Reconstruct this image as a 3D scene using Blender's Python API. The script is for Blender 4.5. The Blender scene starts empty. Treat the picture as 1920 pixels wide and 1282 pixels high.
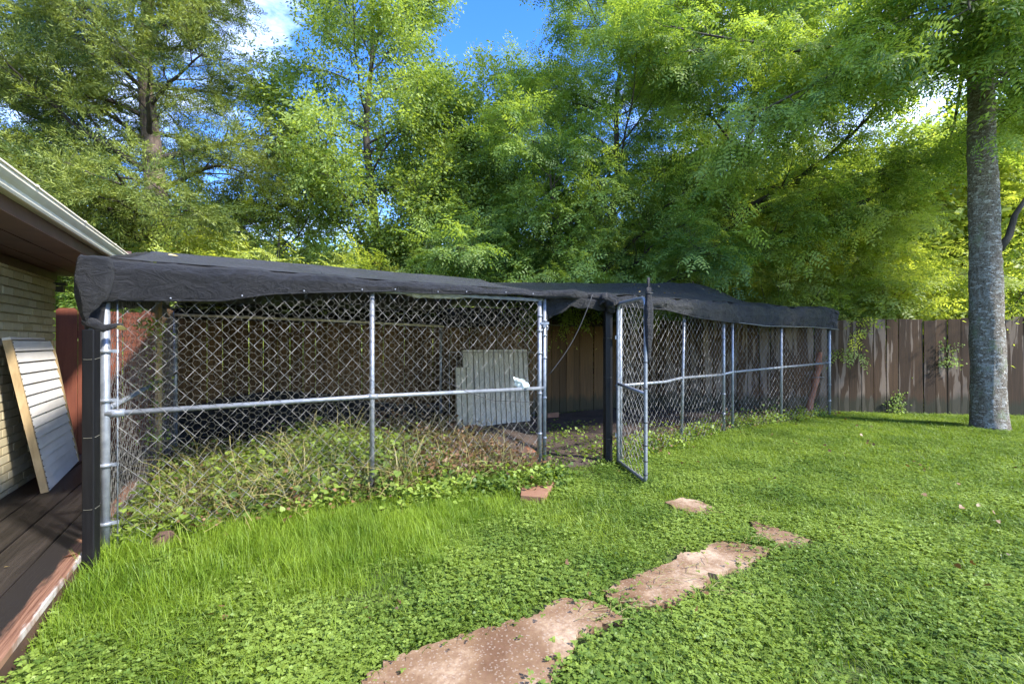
import bpy, math, random
import numpy as np
from mathutils import Vector, Matrix, noise as mnoise

R = math.radians
scene = bpy.context.scene
col = scene.collection
rng = np.random.default_rng(11)
random.seed(5)

# ------------------------------------------------------------ camera, sky, sun, exposure
F, CX, CY, EYE = 885.0, 960.0, 641.0, 1.4
cam_d = bpy.data.cameras.new('camera')
cam = bpy.data.objects.new('camera', cam_d); col.objects.link(cam)
cam.location = (0, 0, EYE); cam.rotation_euler = (R(90), 0, 0)
cam_d.sensor_width = 36; cam_d.lens = F / 1920 * 36
cam_d.clip_start = 0.05; cam_d.clip_end = 2000
scene.camera = cam

SUN_VEC = Vector((0.76, -0.42, 0.80)).normalized()
elev = math.asin(SUN_VEC.z); azim = math.atan2(SUN_VEC.x, SUN_VEC.y)
world = bpy.data.worlds.new('World'); scene.world = world; world.use_nodes = True
wn, wl = world.node_tree.nodes, world.node_tree.links
wn.clear()
wo = wn.new('ShaderNodeOutputWorld'); bg = wn.new('ShaderNodeBackground')
sky = wn.new('ShaderNodeTexSky'); sky.sky_type = 'NISHITA'; sky.sun_disc = False
sky.sun_elevation = elev; sky.sun_rotation = azim
sky.altitude = 300; sky.air_density = 1.0; sky.dust_density = 0.3; sky.ozone_density = 3.0
hs = wn.new('ShaderNodeHueSaturation'); hs.inputs['Hue'].default_value = 0.518; hs.inputs['Saturation'].default_value = 1.32; hs.inputs['Value'].default_value = 1.0
tc = wn.new('ShaderNodeTexCoord'); mp = wn.new('ShaderNodeMapping'); mp.inputs['Scale'].default_value = (1.0, 1.6, 4.5)
mp.inputs['Rotation'].default_value = (0.2, 0.3, 0.4)
nz = wn.new('ShaderNodeTexNoise'); nz.inputs['Scale'].default_value = 2.1; nz.inputs['Detail'].default_value = 9; nz.inputs['Roughness'].default_value = 0.6
nz.inputs['Distortion'].default_value = 0.5
cr = wn.new('ShaderNodeValToRGB'); cr.color_ramp.elements[0].position = 0.50; cr.color_ramp.elements[1].position = 0.80
cr.color_ramp.elements[0].color = (0, 0, 0, 1); cr.color_ramp.elements[1].color = (0.75, 0.75, 0.75, 1)
mx = wn.new('ShaderNodeMixRGB'); mx.inputs['Color2'].default_value = (7.5, 8.2, 9.2, 1)
bg.inputs['Strength'].default_value = 0.15
wl.new(sky.outputs['Color'], hs.inputs['Color']); wl.new(tc.outputs['Generated'], mp.inputs['Vector'])
wl.new(mp.outputs['Vector'], nz.inputs['Vector']); wl.new(nz.outputs['Fac'], cr.inputs['Fac'])
wl.new(cr.outputs['Color'], mx.inputs['Fac']); wl.new(hs.outputs['Color'], mx.inputs['Color1'])
wl.new(mx.outputs['Color'], bg.inputs['Color']); wl.new(bg.outputs['Background'], wo.inputs['Surface'])

sun_d = bpy.data.lights.new('sun', 'SUN'); sun_d.energy = 2.8; sun_d.angle = R(4.0); sun_d.color = (1.0, 0.965, 0.90)
sun = bpy.data.objects.new('sun', sun_d); col.objects.link(sun)
sun.rotation_euler = SUN_VEC.to_track_quat('Z', 'Y').to_euler(); sun.location = (20, -12, 30)

scene.view_settings.view_transform = 'Standard'; scene.view_settings.look = 'None'
scene.view_settings.gamma = 1.0; scene.view_settings.use_curve_mapping = False
scene.view_settings.exposure = 2.0
scene.cycles.max_bounces = 8; scene.cycles.diffuse_bounces = 6; scene.cycles.transparent_max_bounces = 12
scene.cycles.use_denoising = True

# ------------------------------------------------------------ helpers
def ground(px, py, z=0.0):
    Y = (EYE - z) * F / (py - CY); return ((px - CX) / F * Y, Y, z)
def at(px, py, Y):
    return ((px - CX) / F * Y, Y, EYE - (py - CY) / F * Y)

def setp(o, label=None, cat=None, group=None, kind=None):
    if label: o['label'] = label
    if cat: o['category'] = cat
    if group: o['group'] = group
    if kind: o['kind'] = kind
    return o
def thing(name, loc, label, cat, group=None):
    o = bpy.data.objects.new(name, None); col.objects.link(o); o.location = loc
    o.empty_display_size = 0.1
    return setp(o, label, cat, group)
def wloc(o):
    v = Vector(o.location)
    while o.parent: o = o.parent; v += Vector(o.location)
    return v

class MB:
    def __init__(s): s.v = []; s.f = []; s.n = 0
    def add(s, verts, faces):
        verts = np.asarray(verts, float); s.v.append(verts)
        n = s.n; s.f.extend([tuple(int(i) + n for i in f) for f in faces]); s.n += len(verts); return s
    def box(s, c, size, rz=0.0, M=None):
        sx, sy, sz = [q / 2 for q in size]
        v = np.array([(x, y, z) for x in (-sx, sx) for y in (-sy, sy) for z in (-sz, sz)])
        if M is not None: v = v @ np.array(M.to_3x3()).T
        elif rz:
            c_, s_ = math.cos(rz), math.sin(rz); v = v @ np.array([[c_, s_, 0], [-s_, c_, 0], [0, 0, 1]])
        v = v + np.array(c)
        return s.add(v, [(0, 1, 3, 2), (4, 6, 7, 5), (0, 4, 5, 1), (2, 3, 7, 6), (0, 2, 6, 4), (1, 5, 7, 3)])
    def tube(s, pts, rad, n=8, cap=True):
        v, f = tube_arrays(pts, rad, n, cap); return s.add(v, f)
    def mesh(s, name, off=(0, 0, 0)):
        me = bpy.data.meshes.new(name)
        V = np.concatenate(s.v) - np.array(off)
        me.from_pydata(V.tolist(), [], s.f); me.update(); return me
    def build(s, name, mat, parent=None, smooth=False, kind=None, bevel=0.0):
        off = wloc(parent) if parent else (0, 0, 0)
        me = s.mesh(name, off); me.materials.append(mat)
        if smooth: me.polygons.foreach_set('use_smooth', [True] * len(me.polygons))
        o = bpy.data.objects.new(name, me); col.objects.link(o)
        if parent: o.parent = parent
        if kind: o['kind'] = kind
        if bevel:
            b = o.modifiers.new('bevel', 'BEVEL'); b.width = bevel; b.segments = 2; b.limit_method = 'ANGLE'
        return o

def tube_arrays(pts, rad, n=8, cap=True):
    P = np.asarray(pts, float); m = len(P)
    r = np.full(m, rad) if np.isscalar(rad) else np.asarray(rad, float)
    T = np.gradient(P, axis=0); T /= np.maximum(np.linalg.norm(T, axis=1, keepdims=True), 1e-9)
    ref = np.array([0, 0, 1.0]) if abs(T[0][2]) < 0.9 else np.array([1.0, 0, 0])
    A = np.cross(T, ref)
    A /= np.maximum(np.linalg.norm(A, axis=1, keepdims=True), 1e-6)
    B = np.cross(T, A)
    ang = np.arange(n) * 2 * math.pi / n
    ring = P[:, None, :] + r[:, None, None] * (np.cos(ang)[None, :, None] * A[:, None, :] + np.sin(ang)[None, :, None] * B[:, None, :])
    V = ring.reshape(-1, 3)
    f = []
    for i in range(m - 1):
        for k in range(n):
            k2 = (k + 1) % n
            f.append((i * n + k, i * n + k2, (i + 1) * n + k2, (i + 1) * n + k))
    if cap:
        f.append(tuple(range(n - 1, -1, -1))); f.append(tuple((m - 1) * n + k for k in range(n)))
    return V, f

def bulk_mesh(name, V, Fq):
    """fast mesh from arrays; Fq (N,k) faces"""
    me = bpy.data.meshes.new(name)
    V = np.asarray(V, np.float32); Fq = np.asarray(Fq, np.int32)
    k = Fq.shape[1]
    me.vertices.add(len(V)); me.vertices.foreach_set('co', V.ravel())
    me.loops.add(Fq.size); me.loops.foreach_set('vertex_index', Fq.ravel())
    me.polygons.add(len(Fq)); me.polygons.foreach_set('loop_start', np.arange(0, Fq.size, k, dtype=np.int32))
    me.polygons.foreach_set('loop_total', np.full(len(Fq), k, np.int32))
    me.update(calc_edges=True); me.validate(); return me

# ---- materials
def new_mat(name):
    m = bpy.data.materials.new(name); m.use_nodes = True
    nt = m.node_tree; nt.nodes.clear()
    out = nt.nodes.new('ShaderNodeOutputMaterial'); return m, nt, out
class NB:
    def __init__(s, nt): s.nt = nt
    def n(s, t, **kw):
        nd = s.nt.nodes.new(t)
        for k, v in kw.items():
            if k.startswith('i_'): nd.inputs[k[2:].replace('_', ' ')].default_value = v
            else: setattr(nd, k, v)
        return nd
    def l(s, a, b): s.nt.links.new(a, b)
    def noise(s, vec, scale, detail=4, rough=0.55, dist=0.0):
        n = s.n('ShaderNodeTexNoise'); n.inputs['Scale'].default_value = scale; n.inputs['Detail'].default_value = detail
        n.inputs['Roughness'].default_value = rough; n.inputs['Distortion'].default_value = dist
        if vec is not None: s.l(vec, n.inputs['Vector'])
        return n
    def ramp(s, fac, stops):
        r = s.n('ShaderNodeValToRGB'); e = r.color_ramp.elements
        while len(e) < len(stops): e.new(0.5)
        for i, (p, c) in enumerate(stops):
            e[i].position = p; e[i].color = (*c, 1) if not np.isscalar(c) else (c, c, c, 1)
        s.l(fac, r.inputs['Fac']); return r
    def mix(s, fac, a, b, mode='MIX'):
        m = s.n('ShaderNodeMixRGB', blend_type=mode)
        for src, k in ((fac, 'Fac'), (a, 'Color1'), (b, 'Color2')):
            if isinstance(src, bpy.types.NodeSocket): s.l(src, m.inputs[k])
            elif k == 'Fac': m.inputs[k].default_value = src
            else: m.inputs[k].default_value = (*src, 1)
        return m
    def coord(s, kind='Object', scale=(1, 1, 1), rot=(0, 0, 0)):
        if kind == 'World': o = s.n('ShaderNodeNewGeometry').outputs['Position']
        else: o = s.n('ShaderNodeTexCoord').outputs[kind]
        m = s.n('ShaderNodeMapping'); m.inputs['Scale'].default_value = scale; m.inputs['Rotation'].default_value = rot
        s.l(o, m.inputs['Vector']); return m.outputs['Vector']
    def bump(s, h, strength=0.3, dist=0.01):
        b = s.n('ShaderNodeBump'); b.inputs['Strength'].default_value = strength; b.inputs['Distance'].default_value = dist
        s.l(h, b.inputs['Height']); return b.outputs['Normal']
    def bsdf(s, out, color, rough=0.6, metal=0.0, normal=None, spec=0.5):
        p = s.n('ShaderNodeBsdfPrincipled')
        if isinstance(color, bpy.types.NodeSocket): s.l(color, p.inputs['Base Color'])
        else: p.inputs['Base Color'].default_value = (*color, 1)
        if isinstance(rough, bpy.types.NodeSocket): s.l(rough, p.inputs['Roughness'])
        else: p.inputs['Roughness'].default_value = rough
        p.inputs['Metallic'].default_value = metal; p.inputs['Specular IOR Level'].default_value = spec
        if normal is not None: s.l(normal, p.inputs['Normal'])
        s.l(p.outputs['BSDF'], out.inputs['Surface']); return p

def mat_simple(name, color, color2=None, rough=0.6, metal=0.0, nscale=6, bump=0.15, bdist=0.005, stretch=(1, 1, 1), coord='Object', obj_var=0.0, spec=0.5):
    m, nt, out = new_mat(name); b = NB(nt)
    v = b.coord(coord, stretch)
    n = b.noise(v, nscale, 6, 0.6)
    c = b.ramp(n.outputs['Fac'], [(0.3, color), (0.7, color2 or tuple(min(1, q * 1.35) for q in color))]).outputs['Color']
    if obj_var:
        oi = b.n('ShaderNodeObjectInfo'); mr = b.n('ShaderNodeMapRange'); mr.inputs['To Min'].default_value = 1 - obj_var; mr.inputs['To Max'].default_value = 1 + obj_var
        b.l(oi.outputs['Random'], mr.inputs['Value']); h = b.n('ShaderNodeHueSaturation'); b.l(mr.outputs['Result'], h.inputs['Value']); b.l(c, h.inputs['Color']); c = h.outputs['Color']
    n2 = b.noise(v, nscale * 8, 4, 0.6)
    b.bsdf(out, c, rough, metal, b.bump(n2.outputs['Fac'], bump, bdist), spec); return m

def mat_leaf(name, dark, light, trans=0.35, yellow=0.0, rough=0.5, wscale=0.9, dead=None):
    m, nt, out = new_mat(name); b = NB(nt)
    oi = b.n('ShaderNodeObjectInfo')
    n = b.noise(oi.outputs['Location'], wscale, 3, 0.5)
    nc = b.n('ShaderNodeMapRange'); nc.inputs['From Min'].default_value = 0.3; nc.inputs['From Max'].default_value = 0.7; nc.inputs['To Max'].default_value = 0.9; b.l(n.outputs['Fac'], nc.inputs['Value'])
    a = b.n('ShaderNodeMath', operation='MULTIPLY_ADD'); b.l(oi.outputs['Random'], a.inputs[0]); a.inputs[1].default_value = 0.55; b.l(nc.outputs['Result'], a.inputs[2])
    stops = [(0.35, dark), (1.0, light)]
    if dead: stops = [(0.35, dark), (0.93, light), (1.0, dead)]
    c = b.ramp(a.outputs[0], stops).outputs['Color']
    p = b.n('ShaderNodeBsdfPrincipled'); b.l(c, p.inputs['Base Color']); p.inputs['Roughness'].default_value = rough
    p.inputs['Specular IOR Level'].default_value = 0.35
    t = b.n('ShaderNodeBsdfTranslucent')
    tcx = b.mix(1.0, c, (1.42, 1.34, 0.48), 'MULTIPLY'); b.l(tcx.outputs['Color'], t.inputs['Color'])
    ms = b.n('ShaderNodeMixShader'); ms.inputs['Fac'].default_value = trans
    b.l(p.outputs['BSDF'], ms.inputs[1]); b.l(t.outputs['BSDF'], ms.inputs[2]); b.l(ms.outputs['Shader'], out.inputs['Surface']); return m

M = {}
M['pinnate'] = mat_leaf('leaf_pinnate', (0.085, 0.165, 0.035), (0.36, 0.48, 0.12), 0.50)
M['elm'] = mat_leaf('leaf_elm', (0.11, 0.18, 0.035), (0.35, 0.45, 0.12), 0.5)
M['bright'] = mat_leaf('leaf_bright', (0.19, 0.27, 0.05), (0.50, 0.57, 0.17), 0.55)
M['cedar'] = mat_leaf('leaf_cedar', (0.045, 0.085, 0.018), (0.27, 0.32, 0.065), 0.3)
M['grass'] = mat_leaf('grass_blade', (0.085, 0.16, 0.012), (0.24, 0.33, 0.035), 0.38, wscale=1.6)
M['tallgrass'] = mat_leaf('tall_grass_blade', (0.11, 0.20, 0.014), (0.27, 0.38, 0.035), 0.42, wscale=1.6)
M['clover'] = mat_leaf('clover_leaf', (0.095, 0.165, 0.026), (0.25, 0.34, 0.06), 0.38, wscale=1.3)
M['vine'] = mat_leaf('vine_leaf', (0.08, 0.14, 0.022), (0.30, 0.40, 0.07), 0.4, wscale=2.0)
M['straw'] = mat_leaf('dry_stem', (0.13, 0.12, 0.04), (0.34, 0.29, 0.11), 0.2)
M['deadleaf'] = mat_leaf('dead_leaf_mat', (0.07, 0.035, 0.018), (0.20, 0.11, 0.05), 0.15)
M['yellow_leaf'] = mat_simple('yellow_leaf', (0.62, 0.42, 0.10), (0.75, 0.60, 0.25), 0.6)
M['bark_dark'] = mat_simple('bark_dark', (0.030, 0.024, 0.018), (0.085, 0.07, 0.055), 0.9, nscale=9, bump=0.6, bdist=0.02, stretch=(1, 1, .3), coord='World')
M['bark_cedar'] = mat_simple('bark_cedar', (0.09, 0.06, 0.042), (0.30, 0.22, 0.17), 0.9, nscale=14, bump=0.8, bdist=0.03, stretch=(1.6, 1.6, .16), coord='World')
M['steel'] = mat_simple('galvanised_steel', (0.19, 0.205, 0.23), (0.34, 0.36, 0.39), 0.42, 0.45, nscale=18, bump=0.15, bdist=0.002, coord='World')
M['wire'] = mat_simple('galvanised_wire', (0.17, 0.165, 0.15), (0.29, 0.28, 0.26), 0.5, 0.3, nscale=10, coord='World')
M['hexwire'] = mat_simple('chicken_wire_dull', (0.09, 0.09, 0.065), (0.18, 0.17, 0.13), 0.6, 0.2, nscale=6, coord='World')
M['blackwood'] = mat_simple('black_painted_timber', (0.004, 0.004, 0.005), (0.010, 0.010, 0.011), 0.5, spec=0.25, nscale=5, stretch=(8, 8, .6))
M['cable'] = mat_simple('dark_cord', (0.02, 0.02, 0.02), (0.05, 0.05, 0.05), 0.6)
M['paleplastic'] = mat_simple('pale_plastic', (0.55, 0.62, 0.58), (0.75, 0.8, 0.76), 0.4)
M['gutter'] = mat_simple('gutter_white_paint', (0.64, 0.56, 0.43), (0.86, 0.79, 0.66), 0.4, nscale=3, stretch=(1, 1, 1), coord='World', bump=0.05)
M['soffit'] = mat_simple('soffit_brown_board', (0.06, 0.030, 0.022), (0.125, 0.062, 0.045), 0.6, nscale=3, coord='World')
M['shingle'] = mat_simple('roof_shingle', (0.05, 0.048, 0.045), (0.11, 0.105, 0.10), 0.95, nscale=30, bump=0.5)
M['slat'] = mat_simple('slat_painted_pale', (0.62, 0.58, 0.53), (0.74, 0.70, 0.65), 0.55, nscale=4, bump=0.08, obj_var=0.05)
M['framewood'] = mat_simple('frame_raw_timber', (0.34, 0.23, 0.11), (0.50, 0.36, 0.19), 0.65, nscale=6, stretch=(5, 5, .8))
M['redwood'] = mat_simple('red_stained_board', (0.105, 0.026, 0.012), (0.17, 0.045, 0.020), 0.7, nscale=4, stretch=(8, 8, .5), obj_var=0.15)
M['rustwood'] = mat_simple('rust_brown_board', (0.20, 0.07, 0.03), (0.33, 0.14, 0.07), 0.8, nscale=7, stretch=(3, 3, 1))
M['corr'] = mat_simple('corrugated_beige', (0.40, 0.355, 0.27), (0.54, 0.49, 0.39), 0.6, nscale=4, stretch=(3, 3, 1))
M['beige'] = mat_simple('beige_panel', (0.36, 0.32, 0.22), (0.46, 0.41, 0.30), 0.65, nscale=4)
M['mortar'] = mat_simple('mortar', (0.40, 0.34, 0.21), (0.50, 0.43, 0.28), 0.9, nscale=30)
M['soilmat'] = mat_simple('bare_soil', (0.028, 0.018, 0.012), (0.095, 0.062, 0.045), 0.95, nscale=3.5, bump=0.8, bdist=0.03, coord='World')
M['beigecloth'] = mat_simple('beige_cloth', (0.32, 0.31, 0.27), (0.5, 0.48, 0.42), 0.8)
M['tile'] = mat_simple('terracotta_tile', (0.19, 0.085, 0.045), (0.28, 0.145, 0.085), 0.8, nscale=9, coord='World')
M['rock'] = mat_simple('brown_rock', (0.06, 0.03, 0.02), (0.13, 0.07, 0.05), 0.9, nscale=9)

def mat_ground():
    m, nt, out = new_mat('lawn_ground'); b = NB(nt); v = b.coord('World')
    n = b.noise(v, 1.1, 6, 0.6); n2 = b.noise(v, 30, 5, 0.7)
    c1 = b.ramp(n.outputs['Fac'], [(0.35, (0.05, 0.09, 0.016)), (0.7, (0.095, 0.12, 0.03))]).outputs['Color']
    c = b.mix(b.ramp(n2.outputs['Fac'], [(0.5, 0.0), (0.7, 0.7)]).outputs['Color'], c1, (0.085, 0.06, 0.035)).outputs['Color']
    b.bsdf(out, c, 0.95, 0, b.bump(n2.outputs['Fac'], 0.8, 0.02), 0.2); return m
M['ground'] = mat_ground()

def mat_tarp(name, see=0.0, base=((0.003, 0.003, 0.004), (0.010, 0.010, 0.012))):
    m, nt, out = new_mat(name); b = NB(nt); v = b.coord('World')
    n = b.noise(v, 2.2, 5, 0.6, 0.6); n2 = b.noise(b.coord('World', (1.0, 1.0, 1.6)), 9, 6, 0.65, 1.2)
    c = b.ramp(n.outputs['Fac'], [(0.35, base[0]), (0.7, base[1])]).outputs['Color']
    wv = b.noise(v, 900, 1, 0.5)
    h = b.mix(0.12, n2.outputs['Fac'], wv.outputs['Fac']).outputs['Color']
    p = b.bsdf(out, c, b.ramp(n.outputs['Fac'], [(0.3, 0.36), (0.7, 0.58)]).outputs['Color'], 0, b.bump(h, 1.0, 0.05), 0.42)
    p.inputs['Sheen Weight'].default_value = 0.06; p.inputs['Sheen Roughness'].default_value = 0.5
    if see:
        t = b.n('ShaderNodeBsdfTransparent'); ms = b.n('ShaderNodeMixShader')
        hole = b.noise(b.coord('World'), 3.0, 3, 0.5)
        rr = b.ramp(hole.outputs['Fac'], [(0.4, see * 0.5), (0.65, see)])
        b.l(rr.outputs['Color'], ms.inputs['Fac']); b.l(p.outputs['BSDF'], ms.inputs[1]); b.l(t.outputs['BSDF'], ms.inputs[2])
        b.l(ms.outputs['Shader'], out.inputs['Surface'])
    return m
M['tarp'] = mat_tarp('black_shade_cloth'); M['tarp_roof'] = mat_tarp('sky_sheen_shade_cloth', 0.0, ((0.014, 0.014, 0.017), (0.032, 0.032, 0.038))); M['net'] = mat_tarp('black_shade_net', 0.30); M['net_thin'] = mat_tarp('thin_black_net', 0.85)  # lighter roof cloth: sky sheen on its top is painted into the colour

def mat_plank(name, base, dark, peel, peel_amt):
    m, nt, out = new_mat(name); b = NB(nt)
    oi = b.n('ShaderNodeObjectInfo'); tcn = b.n('ShaderNodeTexCoord')
    off = b.n('ShaderNodeVectorMath', operation='SCALE'); off.inputs['Scale'].default_value = 37.0
    cmb = b.n('ShaderNodeCombineXYZ')
    for k in 'XYZ': b.l(oi.outputs['Random'], cmb.inputs[k])
    b.l(cmb.outputs['Vector'], off.inputs[0])
    add = b.n('ShaderNodeVectorMath', operation='ADD'); b.l(tcn.outputs['Object'], add.inputs[0]); b.l(off.outputs['Vector'], add.inputs[1])
    mp = b.n('ShaderNodeMapping'); mp.inputs['Scale'].default_value = (9, 9, 0.9); b.l(add.outputs['Vector'], mp.inputs['Vector'])
    mp2 = b.n('ShaderNodeMapping'); mp2.inputs['Scale'].default_value = (60, 60, 1.5); b.l(add.outputs['Vector'], mp2.inputs['Vector'])
    g = b.noise(mp2.outputs['Vector'], 1.0, 4, 0.7); n = b.noise(mp.outputs['Vector'], 0.9, 4, 0.5, 0.5)
    c = b.ramp(g.outputs['Fac'], [(0.3, dark), (0.75, base)]).outputs['Color']
    pe = b.ramp(n.outputs['Fac'], [(peel_amt, 0.0), (peel_amt + 0.03, 0.8)]).outputs['Color']
    c = b.mix(pe, c, peel).outputs['Color']
    mr = b.n('ShaderNodeMapRange'); mr.inputs['To Min'].default_value = 0.65; mr.inputs['To Max'].default_value = 1.3
    b.l(oi.outputs['Random'], mr.inputs['Value']); h = b.n('ShaderNodeHueSaturation'); b.l(mr.outputs['Result'], h.inputs['Value']); b.l(c, h.inputs['Color'])
    # damp green-black foot
    sx = b.n('ShaderNodeSeparateXYZ'); b.l(tcn.outputs['Object'], sx.inputs['Vector'])
    zz = b.n('ShaderNodeMath', operation='MULTIPLY_ADD'); b.l(n.outputs['Fac'], zz.inputs[0]); zz.inputs[1].default_value = -0.5; b.l(sx.outputs['Z'], zz.inputs[2])
    ft = b.ramp(zz.outputs[0], [(0.0, 0.75), (0.12, 0.0)]).outputs['Color']
    c = b.mix(ft, h.outputs['Color'], (0.022, 0.026, 0.014)).outputs['Color']
    b.bsdf(out, c, 0.8, 0, b.bump(g.outputs['Fac'], 0.5, 0.006), 0.3); return m
M['plank'] = mat_plank('weathered_fence_board', (0.085, 0.046, 0.022), (0.036, 0.021, 0.010), (0.20, 0.15, 0.11), 0.525)
M['plank_in'] = mat_plank('brown_fence_board', (0.15, 0.085, 0.035), (0.06, 0.032, 0.014), (0.20, 0.14, 0.07), 0.66)
M['deck'] = mat_simple('deck_board_black_stain', (0.006, 0.005, 0.0042), (0.034, 0.027, 0.023), 0.5, spec=0.3, nscale=2.5, bump=0.5, bdist=0.006, stretch=(9, .5, 1), obj_var=0.25)
def mat_deck_edge():
    m, nt, out = new_mat('deck_edge_worn'); b = NB(nt); v = b.coord('Object')
    s = b.n('ShaderNodeSeparateXYZ'); b.l(v, s.inputs['Vector'])
    n = b.noise(b.coord('Object', (14, 2.5, 2)), 1.0, 5, 0.65); ng = b.noise(b.coord('Object', (90, 2.5, 2)), 1.0, 4, 0.6)
    a = b.n('ShaderNodeMath', operation='MULTIPLY_ADD'); b.l(n.outputs['Fac'], a.inputs[0]); a.inputs[1].default_value = 0.12; b.l(s.outputs['X'], a.inputs[2])
    red = b.ramp(ng.outputs['Fac'], [(0.35, (0.11, 0.045, 0.026)), (0.7, (0.30, 0.16, 0.10))]).outputs['Color']
    c = b.mix(b.ramp(a.outputs[0], [(0.080, 0.0), (0.105, 1.0)]).outputs['Color'], (0.012, 0.009, 0.008), red).outputs['Color']
    c = b.mix(b.ramp(a.outputs[0], [(0.160, 0.0), (0.172, 0.8)]).outputs['Color'], c, (0.55, 0.5, 0.45)).outputs['Color']
    sz = b.ramp(s.outputs['Z'], [(0.0, 0.0), (0.001, 1.0)])
    b.bsdf(out, c, 0.6, 0, b.bump(ng.outputs['Fac'], 0.5, 0.005)); return m
M['deck_edge'] = mat_deck_edge()
def mat_brick():
    m, nt, out = new_mat('tan_brick'); b = NB(nt)
    oi = b.n('ShaderNodeObjectInfo'); v = b.coord('World'); n = b.noise(v, 22, 5, 0.65)
    a = b.mix(0.5, n.outputs['Fac'], oi.outputs['Random'])
    c = b.ramp(a.outputs['Color'], [(0.25, (0.42, 0.34, 0.19)), (0.5, (0.50, 0.42, 0.26)), (0.8, (0.58, 0.51, 0.35))]).outputs['Color']
    b.bsdf(out, c, 0.85, 0, b.bump(n.outputs['Fac'], 0.4, 0.006), 0.3); return m
M['brick'] = mat_brick()
def mat_lichen():
    m, nt, out = new_mat('bark_lichen'); b = NB(nt)
    v = b.coord('World', (1, 1, 1)); vh = b.coord('World', (7, 7, 17)); vv = b.coord('World', (10, 10, 7))
    n1 = b.noise(vh, 1.6, 6, 0.7, 0.4); n2 = b.noise(v, 4.5, 6, 0.65, 0.5); n3 = b.noise(vv, 5, 6, 0.75)
    c = b.ramp(n3.outputs['Fac'], [(0.3, (0.07, 0.058, 0.045)), (0.5, (0.15, 0.125, 0.095)), (0.7, (0.27, 0.235, 0.185))]).outputs['Color']
    c = b.mix(b.ramp(n1.outputs['Fac'], [(0.54, 0.0), (0.59, 0.8)]).outputs['Color'], c, (0.46, 0.455, 0.41)).outputs['Color']
    n5 = b.noise(b.coord('World', (1, 1, .8)), 8, 6, 0.7, 0.8)
    c = b.mix(b.ramp(n5.outputs['Fac'], [(0.53, 0.0), (0.60, 0.75)]).outputs['Color'], c, (0.27, 0.265, 0.235)).outputs['Color']
    c = b.mix(b.ramp(n3.outputs['Fac'], [(0.38, 0.75), (0.46, 0.0)]).outputs['Color'], c, (0.035, 0.028, 0.02)).outputs['Color']
    c = b.mix(b.ramp(n2.outputs['Fac'], [(0.56, 0.0), (0.66, 0.6)]).outputs['Color'], c, (0.16, 0.19, 0.10)).outputs['Color']
    hh = b.mix(0.5, n1.outputs['Fac'], n3.outputs['Fac']).outputs['Color']
    b.bsdf(out, c, 0.9, 0, b.bump(hh, 1.0, 0.03), 0.2); return m
M['lichen'] = mat_lichen()
def mat_paver():
    m, nt, out = new_mat('pink_aggregate_paver'); b = NB(nt); v = b.coord('World')
    n1 = b.noise(v, 2.6, 6, 0.6, 0.4); n2 = b.noise(v, 45, 3, 0.6); vo = b.n('ShaderNodeTexVoronoi'); vo.inputs['Scale'].default_value = 130; b.l(v, vo.inputs['Vector'])
    c = b.ramp(n1.outputs['Fac'], [(0.34, (0.125, 0.066, 0.032)), (0.50, (0.22, 0.135, 0.073)), (0.64, (0.44, 0.32, 0.21))]).outputs['Color']
    c = b.mix(b.ramp(n2.outputs['Fac'], [(0.35, 0.5), (0.6, 0.0)]).outputs['Color'], c, (0.16, 0.085, 0.05)).outputs['Color']
    cc = b.n('ShaderNodeSeparateColor'); b.l(vo.outputs['Color'], cc.inputs['Color'])
    c = b.mix(b.ramp(cc.outputs['Red'], [(0.90, 0.0), (0.92, 0.4)]).outputs['Color'], c, (0.40, 0.33, 0.26)).outputs['Color']
    b.bsdf(out, c, 0.8, 0, b.bump(n2.outputs['Fac'], 0.4, 0.006), 0.3); return m
M['paver'] = mat_paver()

# ------------------------------------------------------------ key positions
U = Vector((-0.4907, 0.8713, 0)); V_ = Vector((0.8713, 0.4907, 0))      # house: along wall / away from wall
K = Vector((0.875, 0.484, 0)).normalized(); KS = Vector((-0.484, 0.875, 0)).normalized()
W0 = Vector((-4.22, 3.9, 0))
def HW(t, o, z): return W0 + U * t + V_ * o + Vector((0, 0, z))
A1 = Vector((-2.645, 3.07, 0)); B1 = Vector((0.33, 5.08, 0)); M1 = Vector((-1.225, 4.13, 0))
C1 = Vector((-4.27, 5.99, 0)); D1 = C1 + K * 3.6
FA = Vector((-5.47, 5.66, 0)); FK = Vector((0.875, 0.484, 0)).normalized()
FB = Vector((2.2, 9.9, 0)); FC = Vector((12.2, 8.45, 0))
G0 = Vector((1.19, 5.38, 0)); G1 = Vector((1.285, 4.56, 0))
P2 = Vector((3.25, 7.25, 0)); P3 = Vector((3.48, 7.45, 0)); P4 = Vector((4.62, 8.1, 0)); P5 = Vector((5.95, 8.85, 0)); P1 = Vector((2.33, 6.50, 0))

# ------------------------------------------------------------ ground
def ground_h(x, y): return 0.018 * mnoise.noise(Vector((x * 0.5, y * 0.5, 1.3)))
def make_ground():
    xs = np.concatenate([[-300, -120, -50, -25], np.linspace(-14, 16, 91), [28, 60, 140, 300]])
    ys = np.concatenate([[-100, -40, -12], np.linspace(-4, 16, 61), [25, 50, 120, 400]])
    V = []; 
    for y in ys:
        for x in xs:
            V.append((x, y, ground_h(x, y) if abs(x) < 16 and -4 <= y <= 16 else 0.0))
    nx = len(xs); Fq = [(j * nx + i, j * nx + i + 1, (j + 1) * nx + i + 1, (j + 1) * nx + i) for j in range(len(ys) - 1) for i in range(nx - 1)]
    me = bulk_mesh('lawn', V, Fq); me.materials.append(M['ground'])
    me.polygons.foreach_set('use_smooth', [True] * len(me.polygons))
    o = bpy.data.objects.new('lawn', me); col.objects.link(o); o['kind'] = 'structure'
make_ground()

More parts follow.
